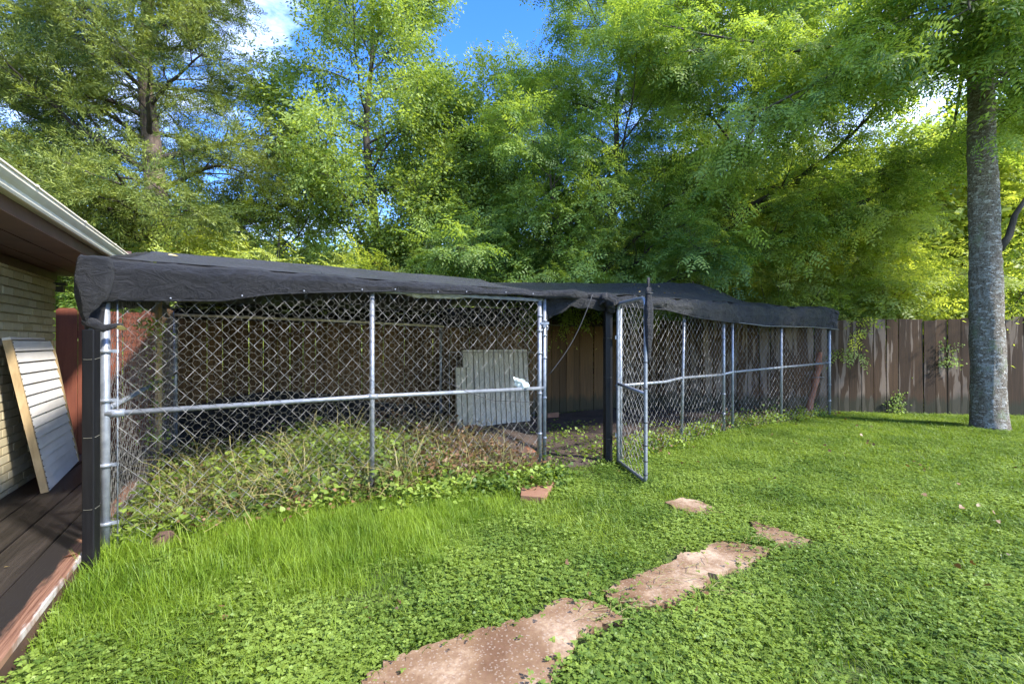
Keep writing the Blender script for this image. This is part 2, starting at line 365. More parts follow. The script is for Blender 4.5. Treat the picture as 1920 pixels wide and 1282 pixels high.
def inside(poly, x, y):
    x = np.asarray(x); y = np.asarray(y); c = np.zeros(x.shape, bool); n = len(poly)
    for i in range(n):
        x1, y1 = poly[i][:2]; x2, y2 = poly[(i + 1) % n][:2]
        cond = ((y1 > y) != (y2 > y)); xi = (x2 - x1) * (y - y1) / ((y2 - y1) or 1e-9) + x1
        c ^= cond & (x < xi)
    return c
def dist_poly(poly, x, y):
    d = np.full(np.shape(x), 1e9); n = len(poly)
    for i in range(n):
        a = np.array(poly[i][:2]); b = np.array(poly[(i + 1) % n][:2]); ab = b - a; L = max(ab @ ab, 1e-9)
        t = np.clip(((x - a[0]) * ab[0] + (y - a[1]) * ab[1]) / L, 0, 1)
        d = np.minimum(d, np.hypot(x - a[0] - t * ab[0], y - a[1] - t * ab[1]))
    return d

PEN = [A1 + KS * 0.05, B1 + KS * 0.05, B1 + Vector((0.35, 0.0, 0)), G0 + Vector((0, 0.05, 0)), Vector((2.36, 6.42, 0)), P2 + Vector((0.02, -0.02, 0)), P4 + Vector((0, -.05, 0)), P5, Vector((6.0, 9.25, 0)), FB, FA + FK * 0.4, HW(1.6, 0.9, 0)]
def soil_sheet():
    xs = np.linspace(-5.6, 6.4, 121); ys = np.linspace(2.9, 10.2, 81)
    XX, YY = np.meshgrid(xs, ys); ins = inside(PEN, XX, YY); d = dist_poly(PEN, XX, YY); d = np.where(ins, d, -d)
    Z = np.zeros_like(XX)
    for j in range(len(ys)):
        for i in range(len(xs)):
            x, y = XX[j, i], YY[j, i]
            Z[j, i] = ground_h(x, y) + min(0.035, max(-0.05, (d[j, i] + .02) * 0.25)) + (0.03 * mnoise.noise(Vector((x * 2, y * 2, 7))) if d[j, i] > 0.1 else 0)
    # heap of earth in the middle of the left pen
    for (cx, cy, r, h) in ((-1.0, 5.5, 1.0, .16), (-0.2, 6.3, .9, .2), (-2.4, 5.0, .9, .12)):
        Z += h * np.exp(-((XX - cx) ** 2 + (YY - cy) ** 2) / (r * .6) ** 2) * (d > 0)
    nx = len(xs); Fq = []
    for j in range(len(ys) - 1):
        for i in range(nx - 1):
            if max(d[j, i], d[j + 1, i], d[j, i + 1], d[j + 1, i + 1]) > -0.10: Fq.append((j * nx + i, j * nx + i + 1, (j + 1) * nx + i + 1, (j + 1) * nx + i))
    me = bulk_mesh('soil', np.stack([XX, YY, Z], -1).reshape(-1, 3), Fq); me.materials.append(M['soilmat'])
    me.polygons.foreach_set('use_smooth', [True] * len(me.polygons))
    o = bpy.data.objects.new('soil', me); col.objects.link(o); o['kind'] = 'structure'
soil_sheet()

# ------------------------------------------------------------ fences
def plank_mesh(w, h, th, seed, dog=False):
    r = random.Random(seed); t = h + r.uniform(-.02, .02)
    mb = MB(); e = 0.03 if dog else r.uniform(.0, .008)
    prof = [(-w / 2, 0), (w / 2, 0), (w / 2, t - e), (w / 2 - e, t), (-w / 2 + e, t + r.uniform(-.004, .004)), (-w / 2, t - e)]
    n = len(prof); v = [(x, -th / 2, z) for x, z in prof] + [(x, th / 2, z) for x, z in prof]
    f = [tuple(range(n)), tuple(range(2 * n - 1, n - 1, -1))] + [(i, (i + 1) % n + 0, (i + 1) % n + n, i + n)[::-1] for i in range(n)]
    mb.add(v, f); return mb.mesh('plank')
def fence(name, A, B, label, cat, mat, w, h, gap, seed, posts=True, dog=False):
    root = thing(name, A, label, cat); d = (B - A); L = d.length; u = d.normalized(); ang = math.atan2(u.y, u.x)
    meshes = []
    for k in range(6):
        ww = w * (0.93 + 0.028 * k); me = plank_mesh(ww, h, 0.018, seed + k, dog); me.materials.append(mat); meshes.append((ww, me))
    x = 0.0; r = random.Random(seed); nrm = Vector((-u.y, u.x, 0))
    while x < L - 0.05:
        ww, me = meshes[r.randrange(6)]
        o = bpy.data.objects.new('plank', me); col.objects.link(o); o.parent = root
        g = r.uniform(0, gap)
        o.location = u * (x + ww / 2) + nrm * r.uniform(-.004, .004) + Vector((0, 0, r.uniform(-.015, .025)))
        o.rotation_euler = (r.uniform(-.006, .006), r.uniform(-.006, .006), ang + r.uniform(-.02, .02))
        x += ww + g
    for z in (0.35, 0.95, 1.5):
        MB().box(A + u * L / 2 + nrm * 0.04 + Vector((0, 0, z)), (L, 0.04, 0.085), ang).build('rail', mat, root)
    if posts:
        k = 0.3
        while k < L:
            MB().box(A + u * k + nrm * 0.11 + Vector((0, 0, 0.87)), (0.09, 0.09, 1.74), ang).build('post', mat, root); k += 2.4
    return root
fence('red_fence', FA, FA + FK * 0.98, 'short red stained board fence with rounded top behind the house corner', 'fence', M['redwood'], 0.205, 1.80, 0.004, 3, dog=True)
fence('board_fence', FA + FK * 1.0, FB, 'dark brown board fence in shade behind the wire pens', 'fence', M['plank_in'], 0.165, 1.83, 0.012, 20)
fence('board_fence', FB, FC, 'weathered brown board fence with peeling grey patches right of the pens', 'fence', M['plank'], 0.205, 1.83, 0.016, 50)

# ------------------------------------------------------------ house
house = thing('house', HW(0, 0, 0), 'tan brick house corner with brown soffit and white gutter at the left edge', 'house')
MB().box(HW(-3.0, -0.075, 1.06), (0.12, 8.52 - .01, 2.12), math.atan2(-V_.x * 0 + U.y, U.x) - R(90)).build('wall', M['mortar'], house)
wall = [o for o in house.children][0]
UA = math.atan2(U.y, U.x) - R(90)
MB().box(HW(1.20, -2.2, 1.06), (4.1, 0.12, 2.12), UA).build('wall', M['mortar'], house)
bm_ = MB(); bm_.box((0, 0, 0), (0.022, 0.198, 0.062)); bme = bm_.mesh('brick'); bme.materials.append(M['brick'])
rest = MB()
for row in range(28):
    z = 0.045 + row * 0.0745; t = 1.258 - (0.105 if row % 2 else 0.0)
    if row % 2: 
        rest.box(HW(1.258 - 0.052, -0.01, z), (0.022, 0.093, 0.062), UA)
    while t > -7.0:
        c = HW(t - 0.099, -0.006 + random.uniform(-.002, .002), z)
        if t > -0.32:
            o = bpy.data.objects.new('brick', bme); col.objects.link(o); o.parent = wall
            o.location = c - wloc(wall); o.rotation_euler = (0, 0, UA)
        else: rest.box(c, (0.022, 0.198, 0.062), UA)
        t -= 0.2085
rest.build('brickwork', M['brick'], wall, kind='stuff')
MB().box(HW(-2.9, 0.0, 2.085), (0.04, 8.3, 0.07), UA).build('frieze_board', M['soffit'], house)
TE = 1.50
for k, (o0, o1) in enumerate(((-0.5, 0.16), (0.165, 0.375), (0.38, 0.575))):
    MB().box(HW((TE - 8) / 2, (o0 + o1) / 2, 2.135 + 0.003 * k), (o1 - o0, TE + 8, 0.018), UA).build('soffit_board', M['soffit'], house)
MB().box(HW((TE - 8) / 2, 0.59, 2.215), (0.025, TE + 8, 0.19), UA).build('fascia', M['soffit'], house)
def extrude_profile(prof, t0, t1, name, mat, parent):
    n = len(prof); v = [HW(t0, o, z) for o, z in prof] + [HW(t1, o, z) for o, z in prof]
    f = [(i, i + 1, i + 1 + n, i + n) for i in range(n - 1)]
    return MB().add([tuple(q) for q in v], f)
gp = [(0.605, 2.31), (0.605, 2.21), (0.652, 2.21), (0.658, 2.222), (0.658, 2.246), (0.676, 2.265), (0.689, 2.282), (0.689, 2.302), (0.697, 2.306), (0.697, 2.313), (0.680, 2.313)]
g = extrude_profile(gp, -8, TE + .02, 'gutter', None, None)
n_ = len(gp); g.add([tuple(HW(TE + .021, o, z)) for o, z in gp[:9]], [tuple(range(9))])
gut = g.build('gutter', M['gutter'], house)
so = gut.modifiers.new('s', 'SOLIDIFY'); so.thickness = 0.003
for t in (0.2, -0.75, -1.7, -3):
    MB().box(HW(t, 0.65, 2.311), (0.11, 0.03, 0.012), UA).build('gutter_hanger', M['gutter'], gut)
for t in (-0.15,):
    s_ = extrude_profile([(o + .003 if i > 2 else o, z - (.003 if i < 4 else 0)) for i, (o, z) in enumerate(gp[2:9])], t - .04, t + .04, 'x', None, None)
    s_.build('gutter_joint', M['gutter'], gut)
roof = MB(); v = [HW(TE, 0.62, 2.318), HW(-8, 0.62, 2.318), HW(-8, -3.5, 3.2), HW(TE, -3.5, 3.2), HW(TE, 0.62, 2.30), HW(-8, 0.62, 2.30), HW(-8, -3.5, 3.16), HW(TE, -3.5, 3.16)]
roof.add([tuple(q) for q in v], [(0, 1, 2, 3)[::-1], (4, 5, 6, 7), (0, 3, 7, 4), (0, 4, 5, 1)]).build('roof', M['shingle'], house)
MB().box(HW(TE - .01, -1.4, 2.3), (4.0, 0.02, 0.30), UA).build('gable_board', M['soffit'], house)
# light fitting stub under the soffit at the corner
MB().box(HW(1.33, 0.02, 2.02), (0.11, 0.07, 0.03), UA).build('soffit_bracket', M['cable'], house)
MB().box(HW(1.33, 0.02, 1.965), (0.07, 0.06, 0.06), UA).build('soffit_lamp_box', M['cable'], house)

# ------------------------------------------------------------ deck
deck = thing('deck', HW(0, 0.45, 0), 'low black stained timber deck along the brick wall with worn red edge', 'deck')
ed = [0.012, 0.232, 0.457, 0.685, 0.905]
for k in range(4):
    w = ed[k + 1] - ed[k] - 0.009
    last = k == 3
    me = MB().box((0, 0, 0), (w, 5.9, 0.04)).mesh('deck_board'); me.materials.append(M['deck_edge'] if last else M['deck'])
    o = bpy.data.objects.new('deck_board', me); col.objects.link(o); o.parent = deck
    o.location = HW(-1.3 + 0.0, (ed[k] + ed[k + 1]) / 2, 0.10 + random.uniform(-.003, .003)) - deck.location
    o.rotation_euler = (0, random.uniform(-.01, .01), UA + random.uniform(-.001, .001))
    b = o.modifiers.new('b', 'BEVEL'); b.width = 0.005; b.segments = 2
    if last: o['label'] = 'outer deck board with its stain worn to red wood'
MB().box(HW(-1.3, 0.88, 0.035), (0.035, 5.86, 0.09), UA).build('rim_joist', M['soffit'], deck)
MB().box(HW(1.66, 0.45, 0.035), (0.85, 0.03, 0.09), UA).build('rim_joist', M['blackwood'], deck)

# ------------------------------------------------------------ slatted panel leaning on the wall
def slatted_panel():
    root = thing('slatted_panel', HW(0.6, 0.22, 0.12), 'pale slatted siding panel with raw timber frame leaning on the brick wall', 'panel')
    bl = Vector((-3.985, 4.03, 0.123)); br = Vector((-4.66, 5.04, 0.123)); tl = HW(-0.20, 0.10, 1.415); tr = HW(0.69, 0.10, 1.415)
    up1, up2 = tl - bl, tr - br
    nrm = (br - bl).cross(tl - bl).normalized()
    if nrm.x < 0: nrm = -nrm
    N = 14
    for i in range(N):
        a, b_ = i / N, (i + 1) / N - 0.006
        p = [bl + up1 * a, br + up2 * a, br + up2 * b_, bl + up1 * b_]
        fr = [p[0] + nrm * 0.026, p[1] + nrm * 0.026, p[2] + nrm * 0.014, p[3] + nrm * 0.014]
        v = [tuple(q) for q in fr] + [tuple(q + nrm * 0.0) for q in p]
        MB().add(v, [(0, 1, 2, 3), (7, 6, 5, 4), (0, 4, 5, 1), (1, 5, 6, 2), (2, 6, 7, 3), (3, 7, 4, 0)]).build('slat', M['slat'], root)
    def stick(p, q, off, w, th):
        d = (q - p); sd = (br - bl).normalized() * w
        a = [p + nrm * off, p + sd + nrm * off, q + sd + nrm * off, q + nrm * off]; bb = [x - nrm * th for x in a]
        return MB().add([tuple(x) for x in a + bb], [(0, 1, 2, 3), (7, 6, 5, 4), (0, 4, 5, 1), (1, 5, 6, 2), (2, 6, 7, 3), (3, 7, 4, 0)])
    sv = (br - bl).normalized()
    stick(bl - sv * 0.035, tl - sv * 0.035, 0.028, 0.030, 0.05).build('frame_board', M['framewood'], root)
    stick(br + sv * 0.005, tr + sv * 0.005, 0.028, 0.040, 0.10).build('frame_board', M['framewood'], root)
    stick(tl - sv * .045 - (tl - bl).normalized() * .0, tl - sv * .045 + (tl - bl).normalized() * .02, 0.03, 1.02, 0.05).build('frame_board', M['slat'], root)
    # backing
    q = [bl - nrm * .004, br - nrm * .004, tr - nrm * .004, tl - nrm * .004]; q2 = [x - nrm * .012 for x in q]
    MB().add([tuple(x) for x in q + q2], [(0, 1, 2, 3), (7, 6, 5, 4), (0, 4, 5, 1), (1, 5, 6, 2), (2, 6, 7, 3), (3, 7, 4, 0)]).build('backing', M['blackwood'], root)
    for i in range(26):
        c = bl + (tl - bl) * ((i + .5) / 26) - sv * 0.012 + nrm * 0.029
        s = MB(); s.box(c, (0.008, 0.008, 0.008)); s.build('nail', M['cable'], root)
slatted_panel()

# ------------------------------------------------------------ wire panels
def zigzag_wires(A, B, z0, z1, W, H, rad):
    """woven chain link: vertical zig-zag wires hooking each other, 4-sided"""
    u = (B - A); L = u.length; u = np.array(u.normalized()); nrm = np.array([-u[1], u[0], 0]); A = np.array(A)
    ncol = int(L / (W / 2)); step = L / ncol; nrow = int((z1 - z0) / (H / 2)); hs_ = (z1 - z0) / nrow
    Vs, Fs, base = [], [], 0
    for i in range(ncol):
        pts = []
        for j in range(nrow + 1):
            s = (i + (1 if (j + i) % 2 else 0)) * step
            off = rad * 0.8 * (1 if (j + i) % 2 else -1)
            pts.append(A + u * (s + 0.0) + nrm * off + np.array([0, 0, z0 + j * hs_]) + rng.normal(0, .0011, 3))
        v, f = tube_arrays(pts, rad, 4, False); Vs.append(v); Fs.append(np.array(f) + base); base += len(v)
    return np.concatenate(Vs), np.concatenate(Fs)
def hex_wires(A, B, z0, z1, c, rad, wob=0.004, vert=False):
    """chicken wire with twisted sides lying along the panel (or upright when vert)"""
    u = (B - A); L = u.length; u = np.array(u.normalized()); nrm = np.array([-u[1], u[0], 0]); A = np.array(A)
    segs = []
    S, Hh = (L, z1 - z0) if not vert else (z1 - z0, L)
    a = c * 0.58; dx = a * 1.5; ny = int(Hh / c)
    k = 0; x = 0.0
    while x < S - dx:
        offy = (k % 2) * c / 2
        for j in range(ny):
            y = j * c + offy
            p = (x, y + c / 2); segs.append((p, (x + a * .5, y + c))); segs.append((p, (x + a * .5, y))) ; segs.append(((x + a * .5, y), (x + a * 1.5, y)))
        x += dx; k += 1
    segs = np.array(segs)  # N,2,2
    wob_n = lambda q: np.stack([wob * np.sin(q[..., 0] * 37 + q[..., 1] * 51), wob * np.sin(q[..., 0] * 43 - q[..., 1] * 29)], -1)
    segs = segs + wob_n(segs)
    s, z = (segs[..., 0], segs[..., 1]) if not vert else (segs[..., 1], segs[..., 0])
    bul = 0.015 * np.sin(s * 3.1) * np.sin(z * 4.3)
    P = A + s[..., None] * u + bul[..., None] * nrm + np.array([0, 0, 1.0]) * (z[..., None] + z0)
    d = P[:, 1] - P[:, 0]; d /= np.linalg.norm(d, axis=1, keepdims=True) + 1e-9
    e1 = np.cross(d, nrm); e1 /= np.linalg.norm(e1, axis=1, keepdims=True) + 1e-9
    ang = np.array([0, 2.0944, 4.18879]); N = len(P)
    ring = rad * (np.cos(ang)[None, :, None] * e1[:, None, :] + np.sin(ang)[None, :, None] * nrm[None, None, :])
    V = np.concatenate([P[:, 0][:, None, :] + ring, P[:, 1][:, None, :] + ring], 1).reshape(-1, 3)
    b = np.arange(N)[:, None] * 6
    F3 = np.concatenate([b + np.array([[0, 1, 4, 3]]), b + np.array([[1, 2, 5, 4]]), b + np.array([[2, 0, 3, 5]])], 0)
    return V, F3
def bulk_obj(name, V, Fq, mat, parent=None, kind='stuff'):
    off = np.array(wloc(parent)) if parent else np.zeros(3)
    me = bulk_mesh(name, V - off, Fq); me.materials.append(mat)
    o = bpy.data.objects.new(name, me); col.objects.link(o)
    if parent: o.parent = parent
    if kind: o['kind'] = kind
    return o
def pipe(name, pts, r, parent, mat=None, n=10, smooth=True):
    return MB().tube([tuple(p) for p in pts], r, n).build(name, mat or M['steel'], parent, smooth)
def band(c, r, parent, h=0.022, mat=None):
    c = Vector(c); o = MB().tube([c - Vector((0, 0, h / 2)), c + Vector((0, 0, h / 2))], r + 0.004, 12).build('tension_band', mat or M['steel'], parent, True)
    return o
def up(p, z): return Vector((p[0], p[1], z))

# left pen
pen1 = thing('wire_pen', A1, 'large left chain link pen with chicken wire and weeds growing inside', 'pen', None)
pipe('corner_post', [up(A1, -.05), up(A1, 1.86)], 0.0255, pen1, n=14)
A1b = A1 - K * 0.075
pipe('corner_post', [up(A1b, .0), up(A1b, 1.80)], 0.017, pen1)
pipe('tension_bar', [up(A1 + K * 0.062, 0.05), up(A1 + K * 0.062, 1.80)], 0.005, pen1)
for z in (0.22, 0.60, 1.02, 1.34):
    band(up(A1, z), 0.033, pen1); 
    MB().box(up(A1 - K * 0.04, z + .012), (0.10, 0.012, 0.03), math.atan2(K.y, K.x)).build('clamp', M['steel'], pen1)
    MB().box(up(A1 + K * 0.045, z), (0.05, 0.008, 0.022), math.atan2(K.y, K.x)).build('clamp', M['steel'], pen1)
pipe('post', [up(M1, 0.1), up(M1, 1.84)], 0.021, pen1)
pipe('post_foot', [up(M1, 0.0), up(M1, 0.24)], 0.0225, pen1, M['cable'])
pipe('end_post', [up(B1 - K * .04, 0.05), up(B1 - K * .04, 1.84)], 0.024, pen1)
pipe('latch_post', [up(B1 + K * .022, 0.05), up(B1 + K * .022, 1.86)], 0.021, pen1)
pipe('latch_bar', [up(B1 + K * .050, 0.55), up(B1 + K * .052, 1.70)], 0.010, pen1, M['blackwood'])
for z in (0.42, 0.85, 1.28, 1.52, 1.68):
    band(up(B1 - K * .04, z), 0.026, pen1); band(up(B1 + K * .022, z - .05), 0.023, pen1)
lt = MB(); lc = up(B1 - KS * 0.04, 1.60)
lt.tube([lc + Vector((.035 * math.cos(a), 0, .035 * math.sin(a) - .05)) for a in np.linspace(-.8, 3.9, 12)], 0.006, 6); lt.box(lc, (0.09, 0.02, 0.025)); lt.box(lc + Vector((0, 0, -.03)), (0.03, 0.03, 0.03))
lt.build('gate_latch', M['steel'], pen1)
mz = [0.935, 0.925, 0.905]
fr = -KS * 0.012
pipe('mid_rail', [up(A1 + fr, mz[0]), up(M1 + fr, mz[1]), up(B1 + fr, mz[2])], 0.019, pen1)
MB().tube([up(A1, mz[0] - .0), up(A1 + K * .10, mz[0])], 0.026, 12).build('rail_cap', M['steel'], pen1, True)
pipe('rail_sleeve', [up(M1 - K * .05 + fr, mz[1]), up(M1 + K * .05 + fr, mz[1])], 0.024, pen1)
pipe('top_rail', [up(A1, 1.85), up(M1, 1.85), up(B1, 1.85)], 0.020, pen1)
Vv, Ff = zigzag_wires(A1 + K * .062, B1 - K * .06, 0.05, 1.83, 0.104, 0.113, 0.0022)
Vv[:, :2] -= np.array(KS[:2]) * 0.024
# bow the sheet so that it follows the slightly kinked front
tt = (Vv[:, :2] - np.array(A1[:2])) @ np.array(K[:2]); L1 = (B1 - A1).length
m_off = (M1 - A1).dot(KS) - ((M1 - A1).dot(K) / L1) * (B1 - A1).dot(KS)
Vv[:, :2] += np.array(KS[:2]) * (np.where(tt < L1 / 2, tt, L1 - tt) / (L1 / 2))[:, None] * m_off
bulk_obj('chain_link', Vv, Ff, M['wire'], pen1)
Vv, Ff = hex_wires(A1 + K * .03 + KS * 0.03, B1 - K * .1 + KS * 0.03, 0.02, 1.80, 0.050, 0.0008)
bulk_obj('chicken_wire', Vv, Ff, M['hexwire'], pen1)
# left side
SD = (C1 - A1)
pipe('rear_post', [up(C1, 0.0), up(C1, 1.80)], 0.024, pen1)
pipe('rear_post', [up(A1 + SD * 0.62, 0.0), up(A1 + SD * 0.62, 1.82)], 0.030, pen1, M['framewood'])
pipe('side_rail', [up(A1 + SD * .02, 0.96), up(A1 + SD * .45, 0.985), up(C1, 1.01)], 0.019, pen1)
pipe('side_rail', [up(A1, 1.82), up(C1, 1.80)], 0.018, pen1)
Vv, Ff = hex_wires(A1 + SD * .02, C1, 0.05, 1.82, 0.055, 0.0016, 0.012, True); bulk_obj('chicken_wire', Vv, Ff, M['wire'], pen1)
# rear
pipe('rear_rail', [up(C1 - KS * .13, 1.74), up(C1 + K * 1.8 - KS * .15, 1.705), up(C1 + K * 3.55 - KS * .13, 1.65)], 0.017, pen1, M['gutter'])
pipe('rear_post', [up(C1 + K * 3.55, 0.0), up(C1 + K * 3.55, 1.8)], 0.022, pen1)

# black posts
def post_thing(loc, w, z1, label, rz, wires=True):
    root = thing('timber_post', up(loc, 0), label, 'post', None)
    MB().box(up(loc, z1 / 2 - .03), (w, w, z1 + .06), rz).build('post', M['blackwood'], root, bevel=0.006)
    for z in ((1.30, .83, .40) if wires else (1.0, 1.45, 0.3)):
        pts = []
        for a in np.linspace(0, 2 * math.pi, 13):
            q = Vector((math.cos(a), math.sin(a), 0)); k = 1 / max(abs(q.x), abs(q.y)); q = q * (w / 2 + .002) * k
            q.rotate(Matrix.Rotation(rz, 3, 'Z')); pts.append(up(loc + q, z + .006 * math.sin(a)))
        MB().tube(pts, 0.0016, 4).build('tie_wire', M['hexwire'], root)
post_thing(Vector((-2.550, 2.86, 0)), 0.064, 1.475, 'black painted timber post at the left front corner of the pen beside the deck', UA * 0.4)
post_thing(Vector((1.10, 5.42, 0)), 0.085, 1.86, 'black timber post beside the gate hinge at the pen doorway', R(10), False)

# right pen
pen2 = thing('wire_pen', G0, 'right hand chain link pen with its gate standing open', 'pen', None)
def steel_post(p, r=0.021, z1=1.86, lean=(0, 0), z0=0.0):
    pipe('post', [up(p, z0), Vector((p[0] + lean[0], p[1] + lean[1], z1))], r, pen2)
steel_post(G0 + Vector((0.045, .0, 0)), 0.022)
steel_post(P1, 0.021, 1.88, (0.05, 0.02)); steel_post(P2, 0.024, 1.95); steel_post(P3, 0.020, 1.95); steel_post(P4, 0.022, 1.95); steel_post(P5, 0.027, 1.95)
pipe('mid_rail', [up(G0, 0.90), up(P1 - Vector((.35, .4, 0)), 0.885), up(P1, .905), up(P2, .90)], 0.018, pen2)
pipe('mid_rail', [up(P2, .905), up(P3, .925), up(P4, .965), up(P5, 1.01)], 0.019, pen2)
pipe('top_rail', [up(G0, 1.86), up(P1, 1.88), up(P2, 1.93)], 0.018, pen2); pipe('top_rail', [up(P3, 1.93), up(P4, 1.94), up(P5, 1.94)], 0.018, pen2)
for p in (P2, P5):
    for z in (.3, .6, 1.2, 1.45): band(up(p, z), 0.026, pen2, mat=M['steel'])
for a, b_ in ((G0 + Vector((.06, .06, 0)), P2), (P3, P5)):
    q = (b_ - a).normalized(); sh = Vector((q.y, -q.x, 0)) * 0.02
    Vv, Ff = zigzag_wires(a + sh, b_ + sh, 0.05, 1.88, 0.104, 0.113, 0.0021); bulk_obj('chain_link', Vv, Ff, M['wire'], pen2)
Vv, Ff = zigzag_wires(P2, P3, 0.05, 1.88, 0.104, 0.113, 0.0021); bulk_obj('chain_link', Vv, Ff, M['wire'], pen2)
# gate
gd = (G1 - G0).normalized(); gl = (G1 - G0).length; Gs = G0 + gd * 0.04 + Vector((.0, -.02, 0))
gate = bpy.data.objects.new('gate', None); col.objects.link(gate); gate.parent = pen2; gate.location = Gs - G0
def gp_(s, z): return up(Gs + gd * s, z)
rc = 0.09; GL = gl - 0.04
loop = [gp_(0, 0.04)] + [gp_(0, z) for z in (0.5, 1.0, 1.5)] + [gp_(rc - rc * math.cos(a), 1.83 - rc + rc * math.sin(a)) for a in np.linspace(0, math.pi / 2, 6)] + \
       [gp_(GL - rc + rc * math.sin(a), 1.83 - rc + rc * math.cos(a)) for a in np.linspace(0, math.pi / 2, 6)] + [gp_(GL, z) for z in (1.3, .8, .4)] + \
       [gp_(GL - rc * .5 + rc * .5 * math.cos(a), 0.06 + rc * .5 - rc * .5 * math.sin(a)) for a in np.linspace(0, math.pi / 2, 5)] + [gp_(0.02, 0.06)]
pipe('gate_frame', loop, 0.0185, gate, n=10); pipe('gate_rail', [gp_(0, 0.93), gp_(GL, 0.90)], 0.017, gate)
Vv, Ff = zigzag_wires(gp_(0.02, 0), gp_(GL - .02, 0), 0.07, 1.80, 0.104, 0.113, 0.0022); bulk_obj('gate_mesh', Vv, Ff, M['wire'], gate)
for z in (.35, 1.45):
    MB().box(gp_(-0.02, z), (0.06, 0.05, 0.04), R(80)).build('hinge', M['steel'], gate)
for z in (.12, .25, .4, .62, .95, 1.2):
    pipe('tie_ring', [gp_(GL, z), gp_(GL, z + .012)], 0.022, gate, M['cable'])
# cloth rolled down the free edge of the gate
cp = [gp_(GL + .0 + .01 * math.sin(z * 5), z) + Vector((0.025, 0, 0)) for z in np.linspace(1.20, 1.92, 14)]
cr_ = [0.014 + 0.030 * math.sin(min(1, (i / 13) * 1.6) * math.pi / 2) * (1 if i < 11 else 0.55) for i in range(14)]
ct = thing('wrapped_cloth', cp[0], 'black cloth wrapped round the free edge of the open gate', 'cloth')
vv, ff = tube_arrays([tuple(p) for p in cp], cr_, 14)
vv = np.array([q + np.array([0.008 * mnoise.noise(Vector(q) * 14), 0.008 * mnoise.noise(Vector(q) * 14 + Vector((5, 5, 5))), 0]) for q in vv])
MB().add(vv, ff).build('wrap', M['tarp'], ct, True)
MB().tube([tuple(cp[-1] - Vector((0, 0, .06))), tuple(cp[-1] + Vector((0.005, 0, 0.10)))], 0.013, 8).build('wrap_end', M['tarp'], ct, True)
pipe('cord', [cp[-2] + Vector((-.03, -.035, 0)), cp[-2] + Vector((.035, -.035, 0.002))], 0.004, ct, M['cable'])

# ------------------------------------------------------------ shade cloths
def sheet(name, rows, nu, nv, amp=0.01, fs=3.0, mat=None, parent=None, sag=0.0, thick=0.004):
    """rows: list of polylines (each a list of 3D points with u spaced evenly); nv steps between rows"""
    rows = [np.array([tuple(p) for p in r], float) for r in rows]
    def res(r):
        t = np.linspace(0, len(r) - 1, nu); i = np.minimum(t.astype(int), len(r) - 2); f = (t - i)[:, None]
        return r[i] * (1 - f) + r[i + 1] * f
    rr = [res(r) for r in rows]; G = []
    for a in range(len(rr) - 1):
        for k in range(nv): 
            f = k / nv; sg = -sag * 4 * f * (1 - f)
            G.append(rr[a] * (1 - f) + rr[a + 1] * f + np.array([0, 0, sg]))
    G.append(rr[-1]); G = np.array(G)
    m, n = G.shape[:2]
    for j in range(m):
        for i in range(n):
            p = Vector(G[j, i]) * fs
            G[j, i] += np.array([mnoise.noise(p * 7.9), mnoise.noise(p * 7.9 + Vector((1, 3, 1))), mnoise.noise(p * 7.9 + Vector((2, 2, 5)))]) * amp * .18 + np.array([mnoise.noise(p), mnoise.noise(p + Vector((9, 3, 1))), mnoise.noise(p + Vector((2, 8, 5)))]) * amp + \
                       np.array([mnoise.noise(p * 3.3), mnoise.noise(p * 3.3 + Vector((9, 3, 1))), mnoise.noise(p * 3.3 + Vector((2, 8, 5)))]) * amp * 0.35
    f = [(j * n + i, j * n + i + 1, (j + 1) * n + i + 1, (j + 1) * n + i) for j in range(m - 1) for i in range(n - 1)]
    o = MB().add(G.reshape(-1, 3), f).build(name, mat or M['tarp'], parent, True)
    s = o.modifiers.new('s', 'SOLIDIFY'); s.thickness = thick; s.offset = 0
    return o
out = -KS * 0.05
def fl(t, z, o=0.0): # along the left pen front
    p = A1.lerp(M1, t * 2) if t < .5 else M1.lerp(B1, t * 2 - 1); return up(p + out * 1 - KS * o, z)
tarp1 = thing('shade_cloth', up(A1, 1.9), 'black shade cloth stretched as a low ridge roof over the large left pen', 'shade cloth')
ts = np.linspace(0, 1, 12)
botz = np.interp(ts, [0, .08, .18, .3, .42, .5, .65, .8, 1], [1.66, 1.675, 1.69, 1.78, 1.80, 1.845, 1.84, 1.875, 1.885])
roll_top = [fl(t, 1.925, 0.015) for t in ts]; roll_mid = [fl(t, 1.885, 0.035) for t in ts]; bot = [fl(t, z, 0.012) for t, z in zip(ts, botz)]
ridge0, ridge1 = A1 + KS * 1.66 + K * 0.0, B1 + KS * 1.60 - K * 0.0
ridge = [up(ridge0.lerp(ridge1, t), 2.27 - .01 * t) for t in ts]; back = [up((A1 + SD).lerp(C1 + K * 3.62, t) + KS * .30, 1.88) for t in ts]  # unseen rear edge extended towards the fence to keep sun off its top
front = [fl(t, 1.945, -0.02) for t in ts]
for p, t in zip(front, ts): p.z += 0.0
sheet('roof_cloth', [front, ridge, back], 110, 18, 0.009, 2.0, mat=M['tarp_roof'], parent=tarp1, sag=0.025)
sheet('valance', [front, roll_top, roll_mid, bot], 200, 9, 0.020, 4.0, parent=tarp1)
# edge hem as a thin cord along the bottom, and eyelets
MB().tube([tuple(fl(t, float(np.interp(t, ts, botz)) + .004, 0.028)) for t in np.linspace(0.06, 1, 60)], 0.007, 6).build('hem', M['tarp'], tarp1, True)
for t in (0.10, 0.22, 0.34, 0.47, 0.55, 0.66, 0.74, 0.86, .95):
    c = fl(t, float(np.interp(t, ts, botz)) + .018, 0.04)
    MB().tube([tuple(c), tuple(c - KS * 0.004)], 0.006, 10).build('eyelet', M['steel'], tarp1, True)
